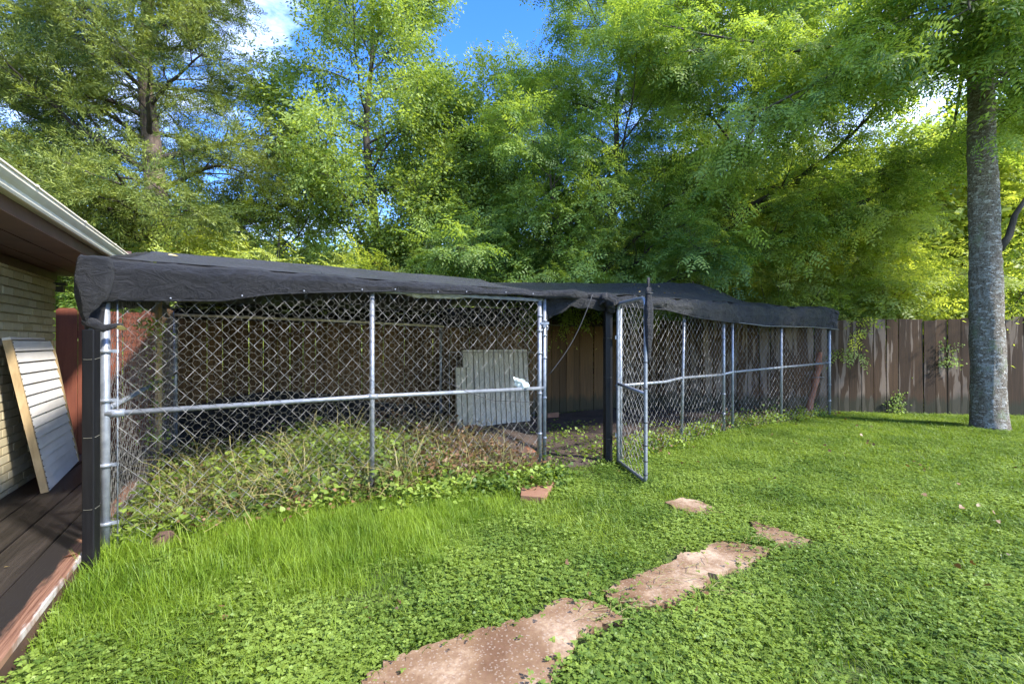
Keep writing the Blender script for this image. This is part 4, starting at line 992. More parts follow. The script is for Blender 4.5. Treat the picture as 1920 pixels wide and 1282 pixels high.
# ------------------------------------------------------------ trees
def dir_euler(D, roll):
    D = D / (np.linalg.norm(D, axis=1, keepdims=True) + 1e-9)
    return np.stack([roll, -np.arcsin(np.clip(D[:, 2], -1, 1)), np.arctan2(D[:, 1], D[:, 0])], 1)
def wander(r, p, d, L, n, bend, up_=0.0, jit=.15):
    pts = [np.array(p, float)]; d = unit(d)
    for k in range(n):
        d = unit(d + r.normal(0, jit, 3) + np.array([0, 0, up_]) + np.array(bend) / n); pts.append(pts[-1] + d * L / n)
    return np.array(pts)
def grow_tree(name, base, label, seed, trunk, rad, nlimb, f0, limb_len, elev, nsec, sec_len, ntwig, twig_len, srcs, bark, leaves_per_twig=3,
              leaf_scale=1.0, droop=-.03, limb_r=.30, group=None, cat='tree', keep=None, trunk_mat=None, flat=.6, trunk_sides=14, explicit=None, upbias=0.0):
    r = np.random.default_rng(seed); root = thing(name, base, label, cat, group)
    T = np.array(trunk, float); rad = np.array(rad, float)
    tt = np.linspace(0, len(T) - 1, max(24, len(T) * 6)); TT = np.stack([np.interp(tt, range(len(T)), T[:, k]) for k in range(3)], 1)
    k_ = np.ones(5) / 5; 
    for c in range(3): TT[2:-2, c] = np.convolve(TT[:, c], k_, 'valid')
    RR = np.interp(tt, range(len(T)), rad)
    v, f = tube_arrays(TT, RR, trunk_sides)
    MB().add(v, f).build('trunk', trunk_mat or bark, root, True)
    br = MB(); LP = []; LD = []
    seg = np.cumsum(np.r_[0, np.linalg.norm(np.diff(TT, axis=0), axis=1)]); tot = seg[-1]
    limbs = []
    for i in range(nlimb):
        f_ = f0 + (1 - f0) * (i + r.uniform(0, .9)) / nlimb; s = f_ * tot
        p = np.array([np.interp(s, seg, TT[:, c]) for c in range(3)]); az = i * 2.399 + r.uniform(-.5, .5); el = R(elev(f_) + r.normal(0, 8))
        limbs.append((p, np.array([math.cos(az) * math.cos(el), math.sin(az) * math.cos(el), math.sin(el)]), limb_len(f_) * r.uniform(.75, 1.15), np.interp(s, seg, RR) * limb_r + .008))
    for e in (explicit or []): limbs.append(tuple(np.array(q, float) if not np.isscalar(q) else q for q in e))
    for (p, d, L, lr) in limbs:
        lp_ = wander(r, p, d, L, 7, (0, 0, 0), droop, .13); br.tube(lp_, np.linspace(lr, lr * .25, 8), 6, False)
        ns = max(2, int(nsec * L / 2.5))
        for j in range(ns):
            t = .22 + .78 * (j + r.uniform(0, 1)) / ns; q = np.array([np.interp(t * 7, range(8), lp_[:, c]) for c in range(3)]); ld = unit(lp_[min(7, int(t * 7) + 1)] - lp_[int(min(6, t * 7))])
            sd = unit(np.cross(ld, [0, 0, 1])) * (1 if j % 2 else -1) * r.uniform(.5, 1.1); dd = unit(ld * .8 + sd + np.array([0, 0, r.uniform(-.4, .6) * flat + upbias])); sl_ = sec_len * r.uniform(.6, 1.2) * (1.1 - .5 * t)
            sp_ = wander(r, q, dd, sl_, 4, (0, 0, 0), droop * .8, .16); br.tube(sp_, np.linspace(lr * .38 * (1 - .5 * t) + .002, .003, 5), 4, False)
            for k in range(ntwig):
                u_ = (k + r.uniform(0, 1)) / ntwig; w_ = np.array([np.interp(u_ * 4, range(5), sp_[:, c]) for c in range(3)]); wd = unit(sp_[min(4, int(u_ * 4) + 1)] - sp_[int(min(3, u_ * 4))])
                td = unit(wd + r.normal(0, .75, 3) * np.array([1, 1, flat])); tl = twig_len * r.uniform(.5, 1.2)
                tp_ = wander(r, w_, td, tl, 2, (0, 0, 0), -.03, .1); br.tube(tp_, [.0035, .0025, .0015], 3, False)
                for h in range(leaves_per_twig):
                    t2 = (h + 1) / leaves_per_twig * 2; LP.append([np.interp(t2, range(3), tp_[:, c]) for c in range(3)]); LD.append(unit(td + r.normal(0, .55, 3) * np.array([1, 1, .7]) + np.array([0, 0, -.1])))
    br.build('limbs', bark, root, True)
    LP = np.array(LP); LD = np.array(LD)
    if keep is not None: m = keep(LP); LP, LD = LP[m], LD[m]
    scatter('crown', LP, dir_euler(LD, r.normal(0, .5, len(LP))), leaf_scale * r.uniform(.7, 1.2, len(LP)), srcs, root)
    return root

def pix(P): # image position of points (only used to judge which leaves would hang right in front of the lens)
    return P[:, 0] / np.maximum(P[:, 1], .01), P[:, 1]
# cedar (left)
grow_tree('cedar_tree', (-7.05, 9.5, 0), 'tall shaggy cedar with reddish bark rising behind the left shade roof', 1,
          [(-7.05, 9.5, 0), (-7.0, 9.5, 2), (-7.1, 9.5, 3.6), (-7.3, 9.6, 5.2), (-7.5, 9.6, 7), (-7.4, 9.7, 9.5), (-7.4, 9.7, 12)], [.34, .27, .22, .17, .12, .08, .02],
          50, .14, lambda f: 3.0 - 1.6 * f, lambda f: 8 + 35 * f, 10, 1.05, 8, .35, SRC['cedar'], M['bark_dark'], 3, 1.45, droop=-.005, trunk_mat=M['bark_cedar'], flat=.6,
          keep=lambda P: ~((np.abs(P[:, 0] / P[:, 1] - np.interp(P[:, 2], [0, 3.6, 5.2, 7], [-.738, -.747, -.762, -.782])) < .033) & (P[:, 1] < 9.7) & (np.abs(P[:, 2] - 4.6) < 1.9) & (rng.uniform(0, 1, len(P)) < .85)))
grow_tree('cedar_tree', (-11.6, 9.8, 0), 'second cedar at the far left edge with long dark bare limbs', 2,
          [(-11.6, 9.8, 0), (-11.5, 9.8, 4), (-11.6, 9.8, 8), (-11.6, 9.8, 12)], [.35, .26, .16, .03],
          28, .25, lambda f: 3.3 - 1.7 * f, lambda f: 5 + 30 * f, 8, 1.1, 7, .38, SRC['cedar'], M['bark_dark'], 3, 1.45, droop=-.005, trunk_mat=M['bark_cedar'],
          explicit=[((-11.5, 9.6, 6.6), (1, -.1, .02), 3.6, .10), ((-11.5, 9.6, 5.7), (1, -.2, .0), 3.2, .07)])
# airy elm
grow_tree('elm_tree', (-3.1, 11.2, 0), 'airy yellow green elm with thin trunk and open crown against the sky', 3,
          [(-3.1, 11.2, 0), (-3.1, 11.2, 2.4), (-3.25, 11.2, 4.3), (-3.5, 11.2, 6.4), (-3.3, 11.3, 8.6), (-3.5, 11.3, 11)], [.15, .12, .10, .075, .045, .01],
          30, .20, lambda f: 2.8 - .7 * f, lambda f: 25 + 25 * f, 9, 1.0, 9, .32, SRC['elm'], M['bark_dark'], 3, 1.2, droop=-.01, flat=.8,
          explicit=[((-3.3, 11.2, 4.6), (-1, -.1, .45), 2.8, .05), ((-3.3, 11.2, 3.4), (.9, -.1, .5), 2.6, .045)])
grow_tree('elm_tree', (-1.5, 12.6, 0), 'smaller pale green elm standing just right of the airy elm', 4,
          [(-1.5, 12.6, 0), (-1.5, 12.6, 3), (-1.3, 12.6, 5.0), (-1.2, 12.6, 6.9)], [.13, .10, .06, .01],
          26, .16, lambda f: 2.6 - .5 * f, lambda f: 25 + 25 * f, 9, 1.0, 9, .32, SRC['elm'], M['bark_dark'], 4, 1.25, droop=-.01, flat=.8)
# central pinnate trees
grow_tree('pecan_tree', (2.0, 10.9, 0), 'broad green tree with feathery leaves and forked dark stems behind the doorway', 5,
          [(2.0, 10.9, 0), (2.0, 10.9, 2.2), (2.15, 10.8, 3.7), (2.4, 10.7, 5.0), (2.35, 10.7, 6.6), (2.6, 10.7, 9)], [.16, .13, .10, .07, .05, .01],
          32, .16, lambda f: 3.2 - .6 * f, lambda f: 15 + 35 * f, 9, 1.1, 6, .35, SRC['pinnate'], M['bark_dark'], 2, 1.0, droop=-.012, flat=.6,
          explicit=[((2.0, 10.9, 2.3), (-.8, -.5, .6), 3.4, .06), ((2.1, 10.8, 3.0), (.8, -.4, .7), 3.4, .06)])
grow_tree('pecan_tree', (4.3, 11.3, 0), 'dark leaning tree with feathery leaves behind the peak of the right shade cloth', 6,
          [(4.3, 11.3, 0), (4.2, 11.2, 1.8), (4.5, 11.1, 3.2), (5.0, 11.0, 4.6), (5.6, 11.0, 6.2), (5.8, 11, 9)], [.20, .17, .13, .10, .07, .01],
          32, .16, lambda f: 3.3 - .7 * f, lambda f: 15 + 30 * f, 9, 1.1, 6, .35, SRC['pinnate'], M['bark_dark'], 2, 1.0, droop=-.012, flat=.6,
          explicit=[((4.5, 11.0, 3.0), (1, -.35, .35), 4.2, .09), ((5.0, 11.0, 4.2), (1, -.4, .8), 4.0, .08)], keep=lambda P: (P[:, 1] > 9.3) | (P[:, 2] > 2.8))
# big right tree
RT = Vector((7.68, 7.62, 0))
def lichen_trunk():
    root = thing('big_tree', RT, 'thick straight trunk with pale lichen standing on the lawn at the right', 'tree')
    Z = np.concatenate([[-.1, 0, .06, .15, .3], np.linspace(.5, 8.6, 105)]); n = 48; V = []
    for z in Z:
        cx, cy = RT.x - .02 * z * 1.3 + 0.03, RT.y; r0 = float(np.interp(z, [0, .2, .6, 2, 4, 5.5, 9.5], [.25, .225, .212, .203, .18, .165, .12]))
        for k in range(n):
            a = 2 * math.pi * k / n; c, s = math.cos(a), math.sin(a)
            h = .018 * mnoise.noise(Vector((c * 1.5, s * 1.5, z * 1.2))) + .012 * mnoise.noise(Vector((c * 7, s * 7, z * 6))) + .010 * mnoise.noise(Vector((c * 9, s * 9, z * 22)))
            V.append((cx + c * (r0 + h), cy + s * (r0 + h), z))
    Fq = [(j * n + k, j * n + (k + 1) % n, (j + 1) * n + (k + 1) % n, (j + 1) * n + k) for j in range(len(Z) - 1) for k in range(n)]
    MB().add(V, Fq).build('trunk', M['lichen'], root, True)
    # stub branch on the right
    MB().tube([RT + Vector((.18, 0, 2.9)), RT + Vector((.34, 0, 3.1)), RT + Vector((.44, 0, 3.45)), RT + Vector((.62, 0, 3.72))], [.07, .05, .04, .03], 10).build('stub_branch', M['bark_dark'], root, True)
    r = np.random.default_rng(8); br = MB(); LP = []; LD = []
    specs = []
    for i in range(11):
        z = r.uniform(5.8, 7.6); az = i * 2.399; el = R(r.uniform(-8, 30)); specs.append((z, az, el, r.uniform(2.4, 4.6)))
    specs += [(6.0, R(250), R(-2), 2.6), (6.3, R(225), R(0), 3.2), (5.9, R(275), R(-4), 2.2), (6.6, R(240), R(8), 3.0), (5.7, R(185), R(5), 5.2), (5.9, R(197), R(3), 4.4), (6.0, R(172), R(12), 5.4), (6.4, R(215), R(10), 4.6), (5.5, R(-15), R(5), 3.5), (5.2, R(20), R(0), 3.0)]
    for z, az, el, L in specs:
        p = RT + Vector((-.02 * z, 0, z)); d = np.array([math.cos(az) * math.cos(el), math.sin(az) * math.cos(el), math.sin(el)])
        lp_ = wander(r, p, d, L, 8, (0, 0, 0), -.02, .11); br.tube(lp_, np.linspace(.05, .010, 9), 6, False)
        ns = int(L * 3.2)
        for j in range(ns):
            t = .15 + .85 * (j + r.uniform(0, 1)) / ns; q = np.array([np.interp(t * 8, range(9), lp_[:, c]) for c in range(3)]); ld = unit(lp_[min(8, int(t * 8) + 1)] - lp_[int(min(7, t * 8))])
            dd = unit(ld * .7 + unit(np.cross(ld, [0, 0, 1])) * (1 if j % 2 else -1) + np.array([0, 0, r.uniform(-.5, .2)])); sp_ = wander(r, q, dd, r.uniform(.6, 1.3), 4, (0, 0, 0), -.05, .14)
            br.tube(sp_, np.linspace(.010, .003, 5), 4, False)
            for k in range(5):
                u_ = (k + r.uniform(0, 1)) / 5; w_ = np.array([np.interp(u_ * 4, range(5), sp_[:, c]) for c in range(3)])
                for h in range(2): LP.append(w_ + r.normal(0, .10, 3)); LD.append(unit(dd + r.normal(0, .7, 3) * np.array([1, 1, .6]) + np.array([0, 0, -.2])))
    br.build('limbs', M['bark_dark'], root, True); LP = np.array(LP); LD = np.array(LD)
    m = (LP[:, 1] > 2.5) & ((LP[:, 2] > 3.3) | (LP[:, 1] > 9.0)); LP, LD = LP[m], LD[m]
    scatter('crown', LP, dir_euler(LD, r.normal(0, .5, len(LP))), r.uniform(.8, 1.25, len(LP)), SRC['pinnate'], root)
lichen_trunk()

# trees and shrubs beyond the fence
BG = [  # x, y, height, spread, source, seed, label
 (8.6, 12.2, 5.0, 2.6, 'pinnate_b', 31, 'bright yellow green tree behind the fence between the log and the big trunk'),
 (11.8, 12.0, 5.4, 2.6, 'pinnate_b', 32, 'sunlit yellow green tree just behind the big lichened trunk'),
 (14.8, 12.6, 6.2, 2.8, 'pinnate_b', 33, 'sunlit tree at the far right edge behind the fence'),
 (6.4, 13.6, 6.0, 2.8, 'bush', 34, 'bright leafy tree filling the gap right of the leaning dark tree'),
 (0.2, 11.4, 5.5, 2.8, 'pinnate', 35, 'low feathery tree behind the left shade roof near the doorway'),
 (-5.2, 10.6, 4.2, 2.3, 'pinnate_b', 36, 'low bright feathery tree between the cedar and the airy elm'),
 (-8.9, 8.6, 4.2, 2.0, 'cedar', 37, 'young cedar low down behind the house gutter'),
]
OVER = {31: [((8.5, 12.1, 2.6), (-.25, -1, .02), 3.2, .025), ((8.6, 12.1, 2.7), (.25, -1, .0), 3.3, .025), ((8.6, 12.1, 2.9), (-.6, -1, .02), 3.6, .025)],
        32: [((11.7, 11.9, 2.7), (-.5, -1, .02), 3.2, .025)],
        35: [((.2, 11.3, 2.6), (.2, -1, .06), 2.8, .025), ((.2, 11.3, 3.2), (.7, -1, .10), 3.2, .025), ((.2, 11.3, 2.9), (-.7, -1, .06), 3.0, .025)],
        36: [((-5.2, 10.5, 2.7), (.8, -.6, .05), 2.8, .025), ((-5.2, 10.5, 3.0), (-.3, -1, .05), 2.6, .025)]}
for (x, y, h, sp, sk, sd, lab) in BG:
    grow_tree('cedar_tree' if sk == 'cedar' else 'leafy_tree', (x, y, 0), lab, sd, [(x, y, 0), (x + .1, y, h * .3), (x - .1, y, h * .6), (x, y, h)], [.12, .09, .06, .01],
              18, .14, lambda f, sp=sp: sp * (1.1 - .4 * f), lambda f: 5 + 45 * f, 9, 1.0, 6, .34, SRC[sk], M['bark_dark'], 2, 1.1, droop=-.012, flat=.7, explicit=OVER.get(sd))
def shrub(x, y, h, w, sk, seed, lab, n=900):
    r = np.random.default_rng(seed); root = thing('shrub', (x, y, 0), lab, 'shrub', 'shrubs beyond the board fence')
    br = MB(); LP = []; LD = []
    for k in range(14):
        a = r.uniform(0, 6.28); p = wander(r, (x + r.normal(0, .15), y + r.normal(0, .15), 0), (math.cos(a) * .5 * w / h, math.sin(a) * .5 * w / h, 1), h * r.uniform(.7, 1.05), 6, (0, 0, 0), 0, .12)
        br.tube(p, np.linspace(.025, .006, 7), 5, False)
        for j in range(n // 14):
            t = r.uniform(.12, 1) * 6; q = np.array([np.interp(t, range(7), p[:, c]) for c in range(3)]); d = unit(r.normal(0, 1, 3) * np.array([1, 1, .5])); LP.append(q + d * r.uniform(0, w * .45)); LD.append(d)
    br.build('stems', M['bark_dark'], root, True); LP = np.array(LP); LD = np.array(LD); LP[:, 2] = np.maximum(LP[:, 2], .1)
    scatter('foliage', LP, dir_euler(LD, r.normal(0, .6, len(LP))), r.uniform(.8, 1.3, len(LP)), SRC[sk], root)
shr = [(-9.6, 7.6, 'cedar', 2.6), (-7.4, 8.3, 'pinnate', 2.8), (-5.6, 9.3, 'pinnate_b', 2.8), (-4.0, 10.0, 'pinnate', 2.6), (-2.2, 10.4, 'pinnate_b', 2.5), (-.6, 11.2, 'pinnate', 3.0), (1.1, 11.6, 'pinnate_b', 3.0), (3.0, 12.0, 'bush', 3.4),
       (4.8, 12.4, 'bush', 3.6), (6.2, 11.4, 'pinnate_b', 3.4), (7.6, 11.2, 'bush', 3.2), (9.0, 10.8, 'pinnate_b', 3.4), (10.4, 10.8, 'bush', 3.4), (12.0, 10.8, 'pinnate_b', 3.4), (13.6, 10.6, 'bush', 3.5)]
slab_ = ['dark cedar shrub beyond the house corner', 'green shrub beyond the red fence', 'bright shrub left of the cedar trunk foot', 'feathery shrub right of the cedar trunk', 'bright shrub behind the airy elm trunk', 'dark feathery shrub above the middle of the left shade roof',
         'bright shrub above the doorway', 'yellow green shrub behind the ridge of the right shade cloth', 'pale leafy shrub behind the leaning dark trunk', 'feathery shrub above the right end of the right pen', 'broad leafy shrub just past the end of the pens', 'feathery shrub over the peeling fence boards',
         'broad leafy shrub left of the big trunk', 'feathery shrub right behind the big trunk', 'broad leafy shrub at the right edge of the view']
for i, ((x, y, sk, h), lb_) in enumerate(zip(shr, slab_)): shrub(x, y, h, 2.0, sk, 60 + i, lb_ + ' beyond the fence' if 'fence' not in lb_ else lb_)

# far wood closing the view
def far_wood():
    r = np.random.default_rng(77); P = []; D = []
    for k in range(170):
        a = R(r.uniform(-62, 62)); d = r.uniform(17, 30); cx, cy = math.sin(a) * d, math.cos(a) * d
        right = cx > 3
        h = r.uniform(4.5, 8.0) if right else r.uniform(3.0, 5.5); w = r.uniform(1.6, 3.0)
        n = 420
        th = r.uniform(0, 6.28, n); u_ = r.uniform(-1, 1, n); rr = r.uniform(.45, 1, n) ** .5
        s = np.sqrt(1 - u_ ** 2)
        q = np.stack([cx + w * s * np.cos(th) * rr, cy + w * s * np.sin(th) * rr, h * .52 + h * .48 * u_ * rr], 1); P.append(q)
        D.append(np.stack([np.cos(th), np.sin(th), u_ * .4], 1) + r.normal(0, .5, (n, 3)))
    P = np.concatenate(P); D = np.concatenate(D)
    o = scatter('woods', P, dir_euler(D, r.normal(0, .6, len(P))), r.uniform(1.8, 3.0, len(P)), SRC['bush'])
    setp(o, 'mass of sunlit woodland closing the view behind the trees', 'woods')
far_wood()

# ------------------------------------------------------------ lawn and weeds
def lawn_points(n, x0, x1, y0, y1, power=1.0):
    x = rng.uniform(x0, x1, n); y = y0 + (y1 - y0) * rng.uniform(0, 1, n) ** power; return x, y
DECK = [HW(-6, -.2, 0), HW(-6, .92, 0), HW(1.7, .92, 0), HW(1.7, -.2, 0)]
HOUSE = [HW(-9, -6, 0), HW(-9, 0, 0), HW(1.3, 0, 0), HW(1.3, -6, 0)]
def noise2(x, y, s, o=0.0): return np.array([mnoise.noise(Vector((a * s, b * s, o))) for a, b in zip(x, y)])
def lawn_mask(x, y, edge=0.0, pav=0.012):
    m = ~inside(PEN, x, y) | ((dist_poly(PEN, x, y) < edge))
    m &= ~inside(DECK, x, y) & ~inside(HOUSE, x, y)
    for p in PAV_POLY: m &= ~(inside(p, x, y)) & (dist_poly(p, x, y) > .050 + .03 * np.sin(x * 9) * np.sin(y * 11))
    m &= ~inside(TILE, x, y)
    fy = np.where(x < FB.x, FA.y + (x - FA.x) * .553, FB.y + (x - FB.x) * ((FC.y - FB.y) / (FC.x - FB.x))); m &= y < fy - .02
    m &= np.hypot(x - RT.x, y - RT.y) > .33
    return m
def side_of_front(x, y): # distance in front of left pen's front line, position along it
    q = np.stack([x - A1.x, y - A1.y], 1); return -(q @ np.array(KS[:2])), q @ np.array(K[:2])
def tall_zone(x, y):
    d, s = side_of_front(x, y)
    lim = np.interp(s, [-.6, 0, .8, 1.8, 2.6, 3.1, 3.5], [.9, 1.3, 1.55, 1.45, .95, .6, .2])
    z = (lim - d + .25 * noise2(x, y, 2.2, 4) + .12 * noise2(x, y, 7, 8)) / .75
    return np.clip(z, 0, 1) * (s < 3.45) * (d > -.12)
def bare(x, y):
    b = np.ones(len(x))
    for (px_, py_, rx, ry, k) in ((1850, 1240, .30, .07, .05), (1700, 928, .75, .16, .35), (840, 1030, .35, .06, .2), (1560, 1265, .30, .10, .35), (60, 1230, .16, .16, .15), (1080, 890, .35, .25, .25), (1410, 880, .5, .12, .5), (1780, 985, .5, .12, .45)):
        c = ground(px_, py_); d = ((x - c[0]) / rx) ** 2 + ((y - c[1]) / ry) ** 2; b = np.minimum(b, k + (1 - k) * np.clip((d - .4) / .9, 0, 1))
    return b
def do_lawn():
    def zz(x, y): return np.array([ground_h(a, b) for a, b in zip(x, y)])
    # clover and broadleaf weeds
    x, y = lawn_points(66000, -3.6, 11.5, .9, 9.4, 1.35); m = lawn_mask(x, y, .10); x, y = x[m], y[m]
    n1 = noise2(x, y, .9, 3); tz = tall_zone(x, y); keep = rng.uniform(0, 1, len(x)) < np.clip(.78 + n1 * 1.1, .1, 1) * (1 - .55 * tz) * (noise2(x, y, 1.3, 21) + .35 * noise2(x, y, 5, 2) > -.46) * bare(x, y); x, y = x[keep], y[keep]
    sc_ = rng.uniform(.6, 1.3, len(x)) * (1 + .35 * noise2(x, y, 1.7, 9)) * np.interp(y, [2, 6, 9], [1.05, .85, .8])
    o = scatter('clover', np.stack([x, y, zz(x, y)], 1), np.stack([rng.normal(0, .12, len(x)), rng.normal(0, .12, len(x)), rng.uniform(0, 6.28, len(x))], 1), sc_, SRC['clover']); setp(o, 'low clover and broadleaf weeds covering the lawn', 'ground cover')
    # short grass
    x, y = lawn_points(90000, -3.6, 11.5, .9, 9.4, 1.25); m = lawn_mask(x, y, .12); x, y = x[m], y[m]
    n1 = noise2(x, y, .9, 3); keep = rng.uniform(0, 1, len(x)) < np.clip(.62 - n1 * .8, .35, 1) * bare(x, y); x, y = x[keep], y[keep]
    o = scatter('grass', np.stack([x, y, zz(x, y)], 1), np.stack([rng.normal(0, .15, len(x)), rng.normal(0, .15, len(x)), rng.uniform(0, 6.28, len(x))], 1), rng.uniform(.7, 1.5, len(x)), SRC['grass']); setp(o, 'short green grass growing between the clover', 'grass')
    # tall bright grass before the left pen
    x, y = lawn_points(26000, -3.6, 1.2, 1.2, 5.6, 1.0); m = lawn_mask(x, y, .06); x, y = x[m], y[m]; tz = tall_zone(x, y)
    keep = rng.uniform(0, 1, len(x)) < np.clip(tz * (.75 + noise2(x, y, 1.6, 5)), 0, 1); x, y = x[keep], y[keep]; tz = tz[keep]
    o = scatter('tall_grass', np.stack([x, y, zz(x, y)], 1), np.stack([rng.normal(0, .12, len(x)), rng.normal(0, .12, len(x)), rng.uniform(0, 6.28, len(x))], 1), (.45 + .55 * tz) * rng.uniform(.6, 1.25, len(x)), SRC['tall']); setp(o, 'tall bright grass growing along the front of the left pen', 'grass')
do_lawn()
def weeds():
    L = []
    def pick(n, s0, s1, d0, d1, hfun):
        s = rng.uniform(s0, s1, n); d = rng.uniform(d0, d1, n); P = np.array(A1)[None] + s[:, None] * np.array(K)[None] + d[:, None] * np.array(KS)[None]
        h = np.array([hfun(a, b) for a, b in zip(s, d)]); P[:, 2] = h * rng.uniform(.1, 1, n) ** .7; return P, s, d, h
    def hf(s, d): return max(.03, (.10 + .40 * math.exp(-((s - 1.55) / .9) ** 2) * min(1, d / .75) * (1 if d < 1.5 else max(0, 1 - (d - 1.5) / 1.0)) + .08 * mnoise.noise(Vector((s * 2, d * 2, 3)))))
    P, s, d, h = pick(1050, .05, 2.9, .03, 2.4, hf); k = rng.uniform(0, 1, len(s)) < np.interp(s, [0, 2.0, 2.9], [1, .8, .2]); P = P[k]
    o = scatter('vines', P, np.stack([rng.normal(0, .4, len(P)), rng.normal(0, .4, len(P)), rng.uniform(0, 6.28, len(P))], 1), rng.uniform(.7, 1.3, len(P)), SRC['vine']); setp(o, 'tangle of yellow green vines heaped inside the left pen', 'vines')
    P, s, d, h = pick(2300, .1, 3.3, .0, 2.6, hf); k = rng.uniform(0, 1, len(s)) < np.interp(s, [0, 2.2, 3.3], [1, 1, .3]); P = P[k]
    P2_ = []
    for _ in range(130):
        t = rng.uniform(0, 1); q = B1 + (G0 - B1) * t + Vector((rng.normal(0, .15), rng.uniform(-.1, 2.5), 0)); P2_.append((q.x, q.y, .03))
    for _ in range(520):
        t = rng.uniform(0, 1); q = (G0.lerp(P2, t * 2) if t < .5 else P3.lerp(P5, t * 2 - 1)) + Vector((rng.normal(0, .05), abs(rng.normal(0, .35)) - .05, 0)); P2_.append((q.x, q.y, .04 + abs(rng.normal(0, .04))))
    for _ in range(420):
        q = A1 + K * rng.uniform(1.9, 3.6) - KS * rng.uniform(-.12, .22); P2_.append((q.x, q.y, rng.uniform(.02, .12)))
    P = np.concatenate([P, np.array(P2_)])
    o = scatter('weeds', P, np.stack([rng.normal(0, .4, len(P)), rng.normal(0, .4, len(P)), rng.uniform(0, 6.28, len(P))], 1), rng.uniform(.5, 1.2, len(P)), SRC['vinesmall']); setp(o, 'small leafy weeds along the foot of the pens and in the doorway', 'weeds')
    P, s, d, h = pick(2600, .2, 3.5, .02, 3.0, lambda s, d: .12 + .24 * math.exp(-((s - 2.6) / .7) ** 2))
    P3_ = []
    for _ in range(420):
        t = rng.uniform(0, 1); q = (G0.lerp(P2, t * 2) if t < .5 else P3.lerp(P5, t * 2 - 1)) + Vector((0, abs(rng.normal(0, .5)), 0)); P3_.append((q.x, q.y, .045))
    for _ in range(90):
        x_, y_ = rng.uniform(-2, 8), rng.uniform(1.6, 8.3)
        if lawn_mask(np.array([x_]), np.array([y_]))[0]: P3_.append((x_, y_, .022))
    P = np.concatenate([P, np.array(P3_)])
    o = scatter('leaf_litter', P, np.stack([rng.normal(0, .5, len(P)), rng.normal(0, .5, len(P)), rng.uniform(0, 6.28, len(P))], 1), rng.uniform(.6, 1.3, len(P)), SRC['dead']); setp(o, 'brown dead leaves and withered vines on the earth in the pens', 'leaf litter')
    P, s, d, h = pick(620, .15, 3.3, .05, 2.2, hf); P[:, 2] = h * rng.uniform(.1, .8, len(P))
    o = scatter('dry_stalks', P, np.stack([rng.normal(0, .3, len(P)), rng.normal(0, .3, len(P)), rng.uniform(0, 6.28, len(P))], 1), rng.uniform(.5, 1.15, len(P)), SRC['stems']); setp(o, 'dry yellow stalks arching above the vines in the left pen', 'stalks')
weeds()
# climbing vine on the left side mesh, vines on the right fence
def climber(pts, n, label, sk='vine', sc_=.9, spread=.05):
    root = thing('climbing_vine', tuple(pts[0]), label, 'vine'); P = np.array([tuple(p) for p in pts])
    MB().tube(P, .004, 4).build('stem', M['bark_dark'], root)
    t = rng.uniform(0, len(P) - 1, n); q = np.stack([np.interp(t, range(len(P)), P[:, c]) for c in range(3)], 1) + rng.normal(0, spread, (n, 3))
    scatter('foliage', q, np.stack([rng.normal(1.2, .4, n), rng.normal(0, .4, n), rng.uniform(-.6, .6, n)], 1), sc_ * rng.uniform(.5, 1, n), SRC[sk], root)
climber([up(A1 + SD * .42 + K * .05, z) + Vector((.03 * math.sin(z * 6), 0, 0)) for z in np.linspace(.05, 1.7, 10)], 34, 'green vine climbing the wire on the left side of the pen', 'vinesmall', .8, .035)
def onf(px, z, o=.05):
    x = 0; t = (px - CX) / F; m = (FC.y - FB.y) / (FC.x - FB.x); Y = (FB.y - m * FB.x) / (1 - m * t); return Vector((t * Y, Y - o, z))
climber([onf(1678, .02), onf(1680, .2), onf(1676, .38)], 26, 'small dark ivy growing at the foot of the peeling fence', 'vinesmall', 1.0, .05)
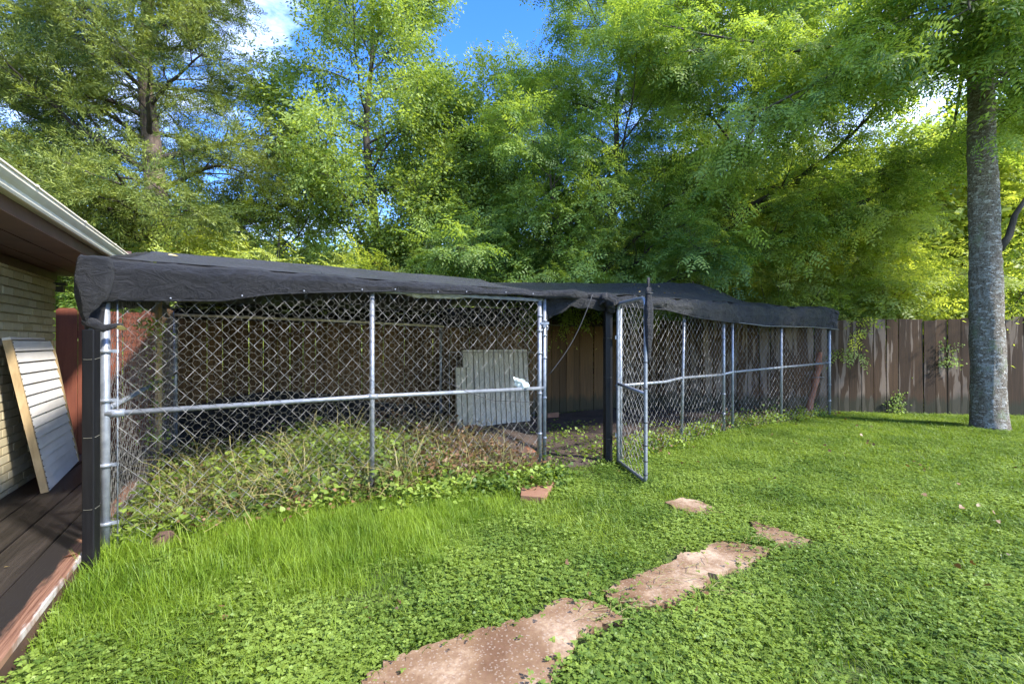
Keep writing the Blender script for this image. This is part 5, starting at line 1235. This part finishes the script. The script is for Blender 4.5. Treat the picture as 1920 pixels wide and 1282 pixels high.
climber([onf(1775, .95), onf(1780, 1.15), onf(1778, 1.38)], 26, 'ivy patch growing out between fence boards left of the big trunk', 'vinesmall', 1.0, .06)

# single fallen leaves
lm, lf = vine_patch(3, 1, .0, 1.0); lmesh = bulk_mesh('fallen_leaf', np.array(lm) - np.mean(lm, axis=0), lf); lmesh.materials.append(M['yellow_leaf'])
spots = [((-2.49, 3.0, 1.49), .07, 1.3, 'yellow leaf caught beside the cloth at the left pen corner'),
         (at(322, 478, 4.2), .09, .1, 'yellow leaf lying near the peak of the left shade roof'), (at(548, 496, 4.6), .06, .1, 'pale leaf on the left shade roof above the tied cord')]
for k in range(13):
    px_ = [1195, 1215, 1238, 1252, 1277, 1300, 1318, 1330, 1268, 1230, 1345, 1205, 1290][k]; f_ = rng.uniform(.15, .85)
    a = np.array(G0.lerp(P2, min(1, max(0, (px_ - 1190) / 170)))); b = np.array((px_ - CX) / F * 8.05); 
    p0 = Vector((a[0], a[1], 1.97)); x8 = (px_ - CX) / F * 8.08; p1 = Vector((x8, 8.08, 2.41)); q = p0.lerp(p1, f_); q.z += .0 - .05 * 4 * f_ * (1 - f_) + .03
    spots.append((tuple(q), .05, .15, None))
for i, (p, s_, tilt, lab) in enumerate(spots):
    o = bpy.data.objects.new('fallen_leaf', lmesh); col.objects.link(o); o.location = p; o.scale = (s_ * 1.3, s_ * .8, s_); o.rotation_euler = (tilt, .1, random.uniform(0, 6.28))
    setp(o, lab or 'small yellow fallen leaf lying on the right shade cloth', 'leaf', 'fallen leaves on the shade cloths' if not lab else None)
for px_, py_, lab, mt in ((120, 960, 'curled orange brown leaf on the deck beside the black post', 'rustwood'), (14, 1061, 'small pale yellow leaf on the deck near the left edge', 'yellow_leaf')):
    me = lmesh.copy(); me.materials.clear(); me.materials.append(M[mt]); o = bpy.data.objects.new('fallen_leaf', me); col.objects.link(o)
    q = ground(px_ + 14 * (mt == 'rustwood'), py_ + 80 * (mt == 'rustwood'), .13); o.location = q; o.scale = (.10, .045, .09) if mt == 'rustwood' else (.035, .02, .03); o.rotation_euler = (.2, .3, .6); setp(o, lab, 'leaf')
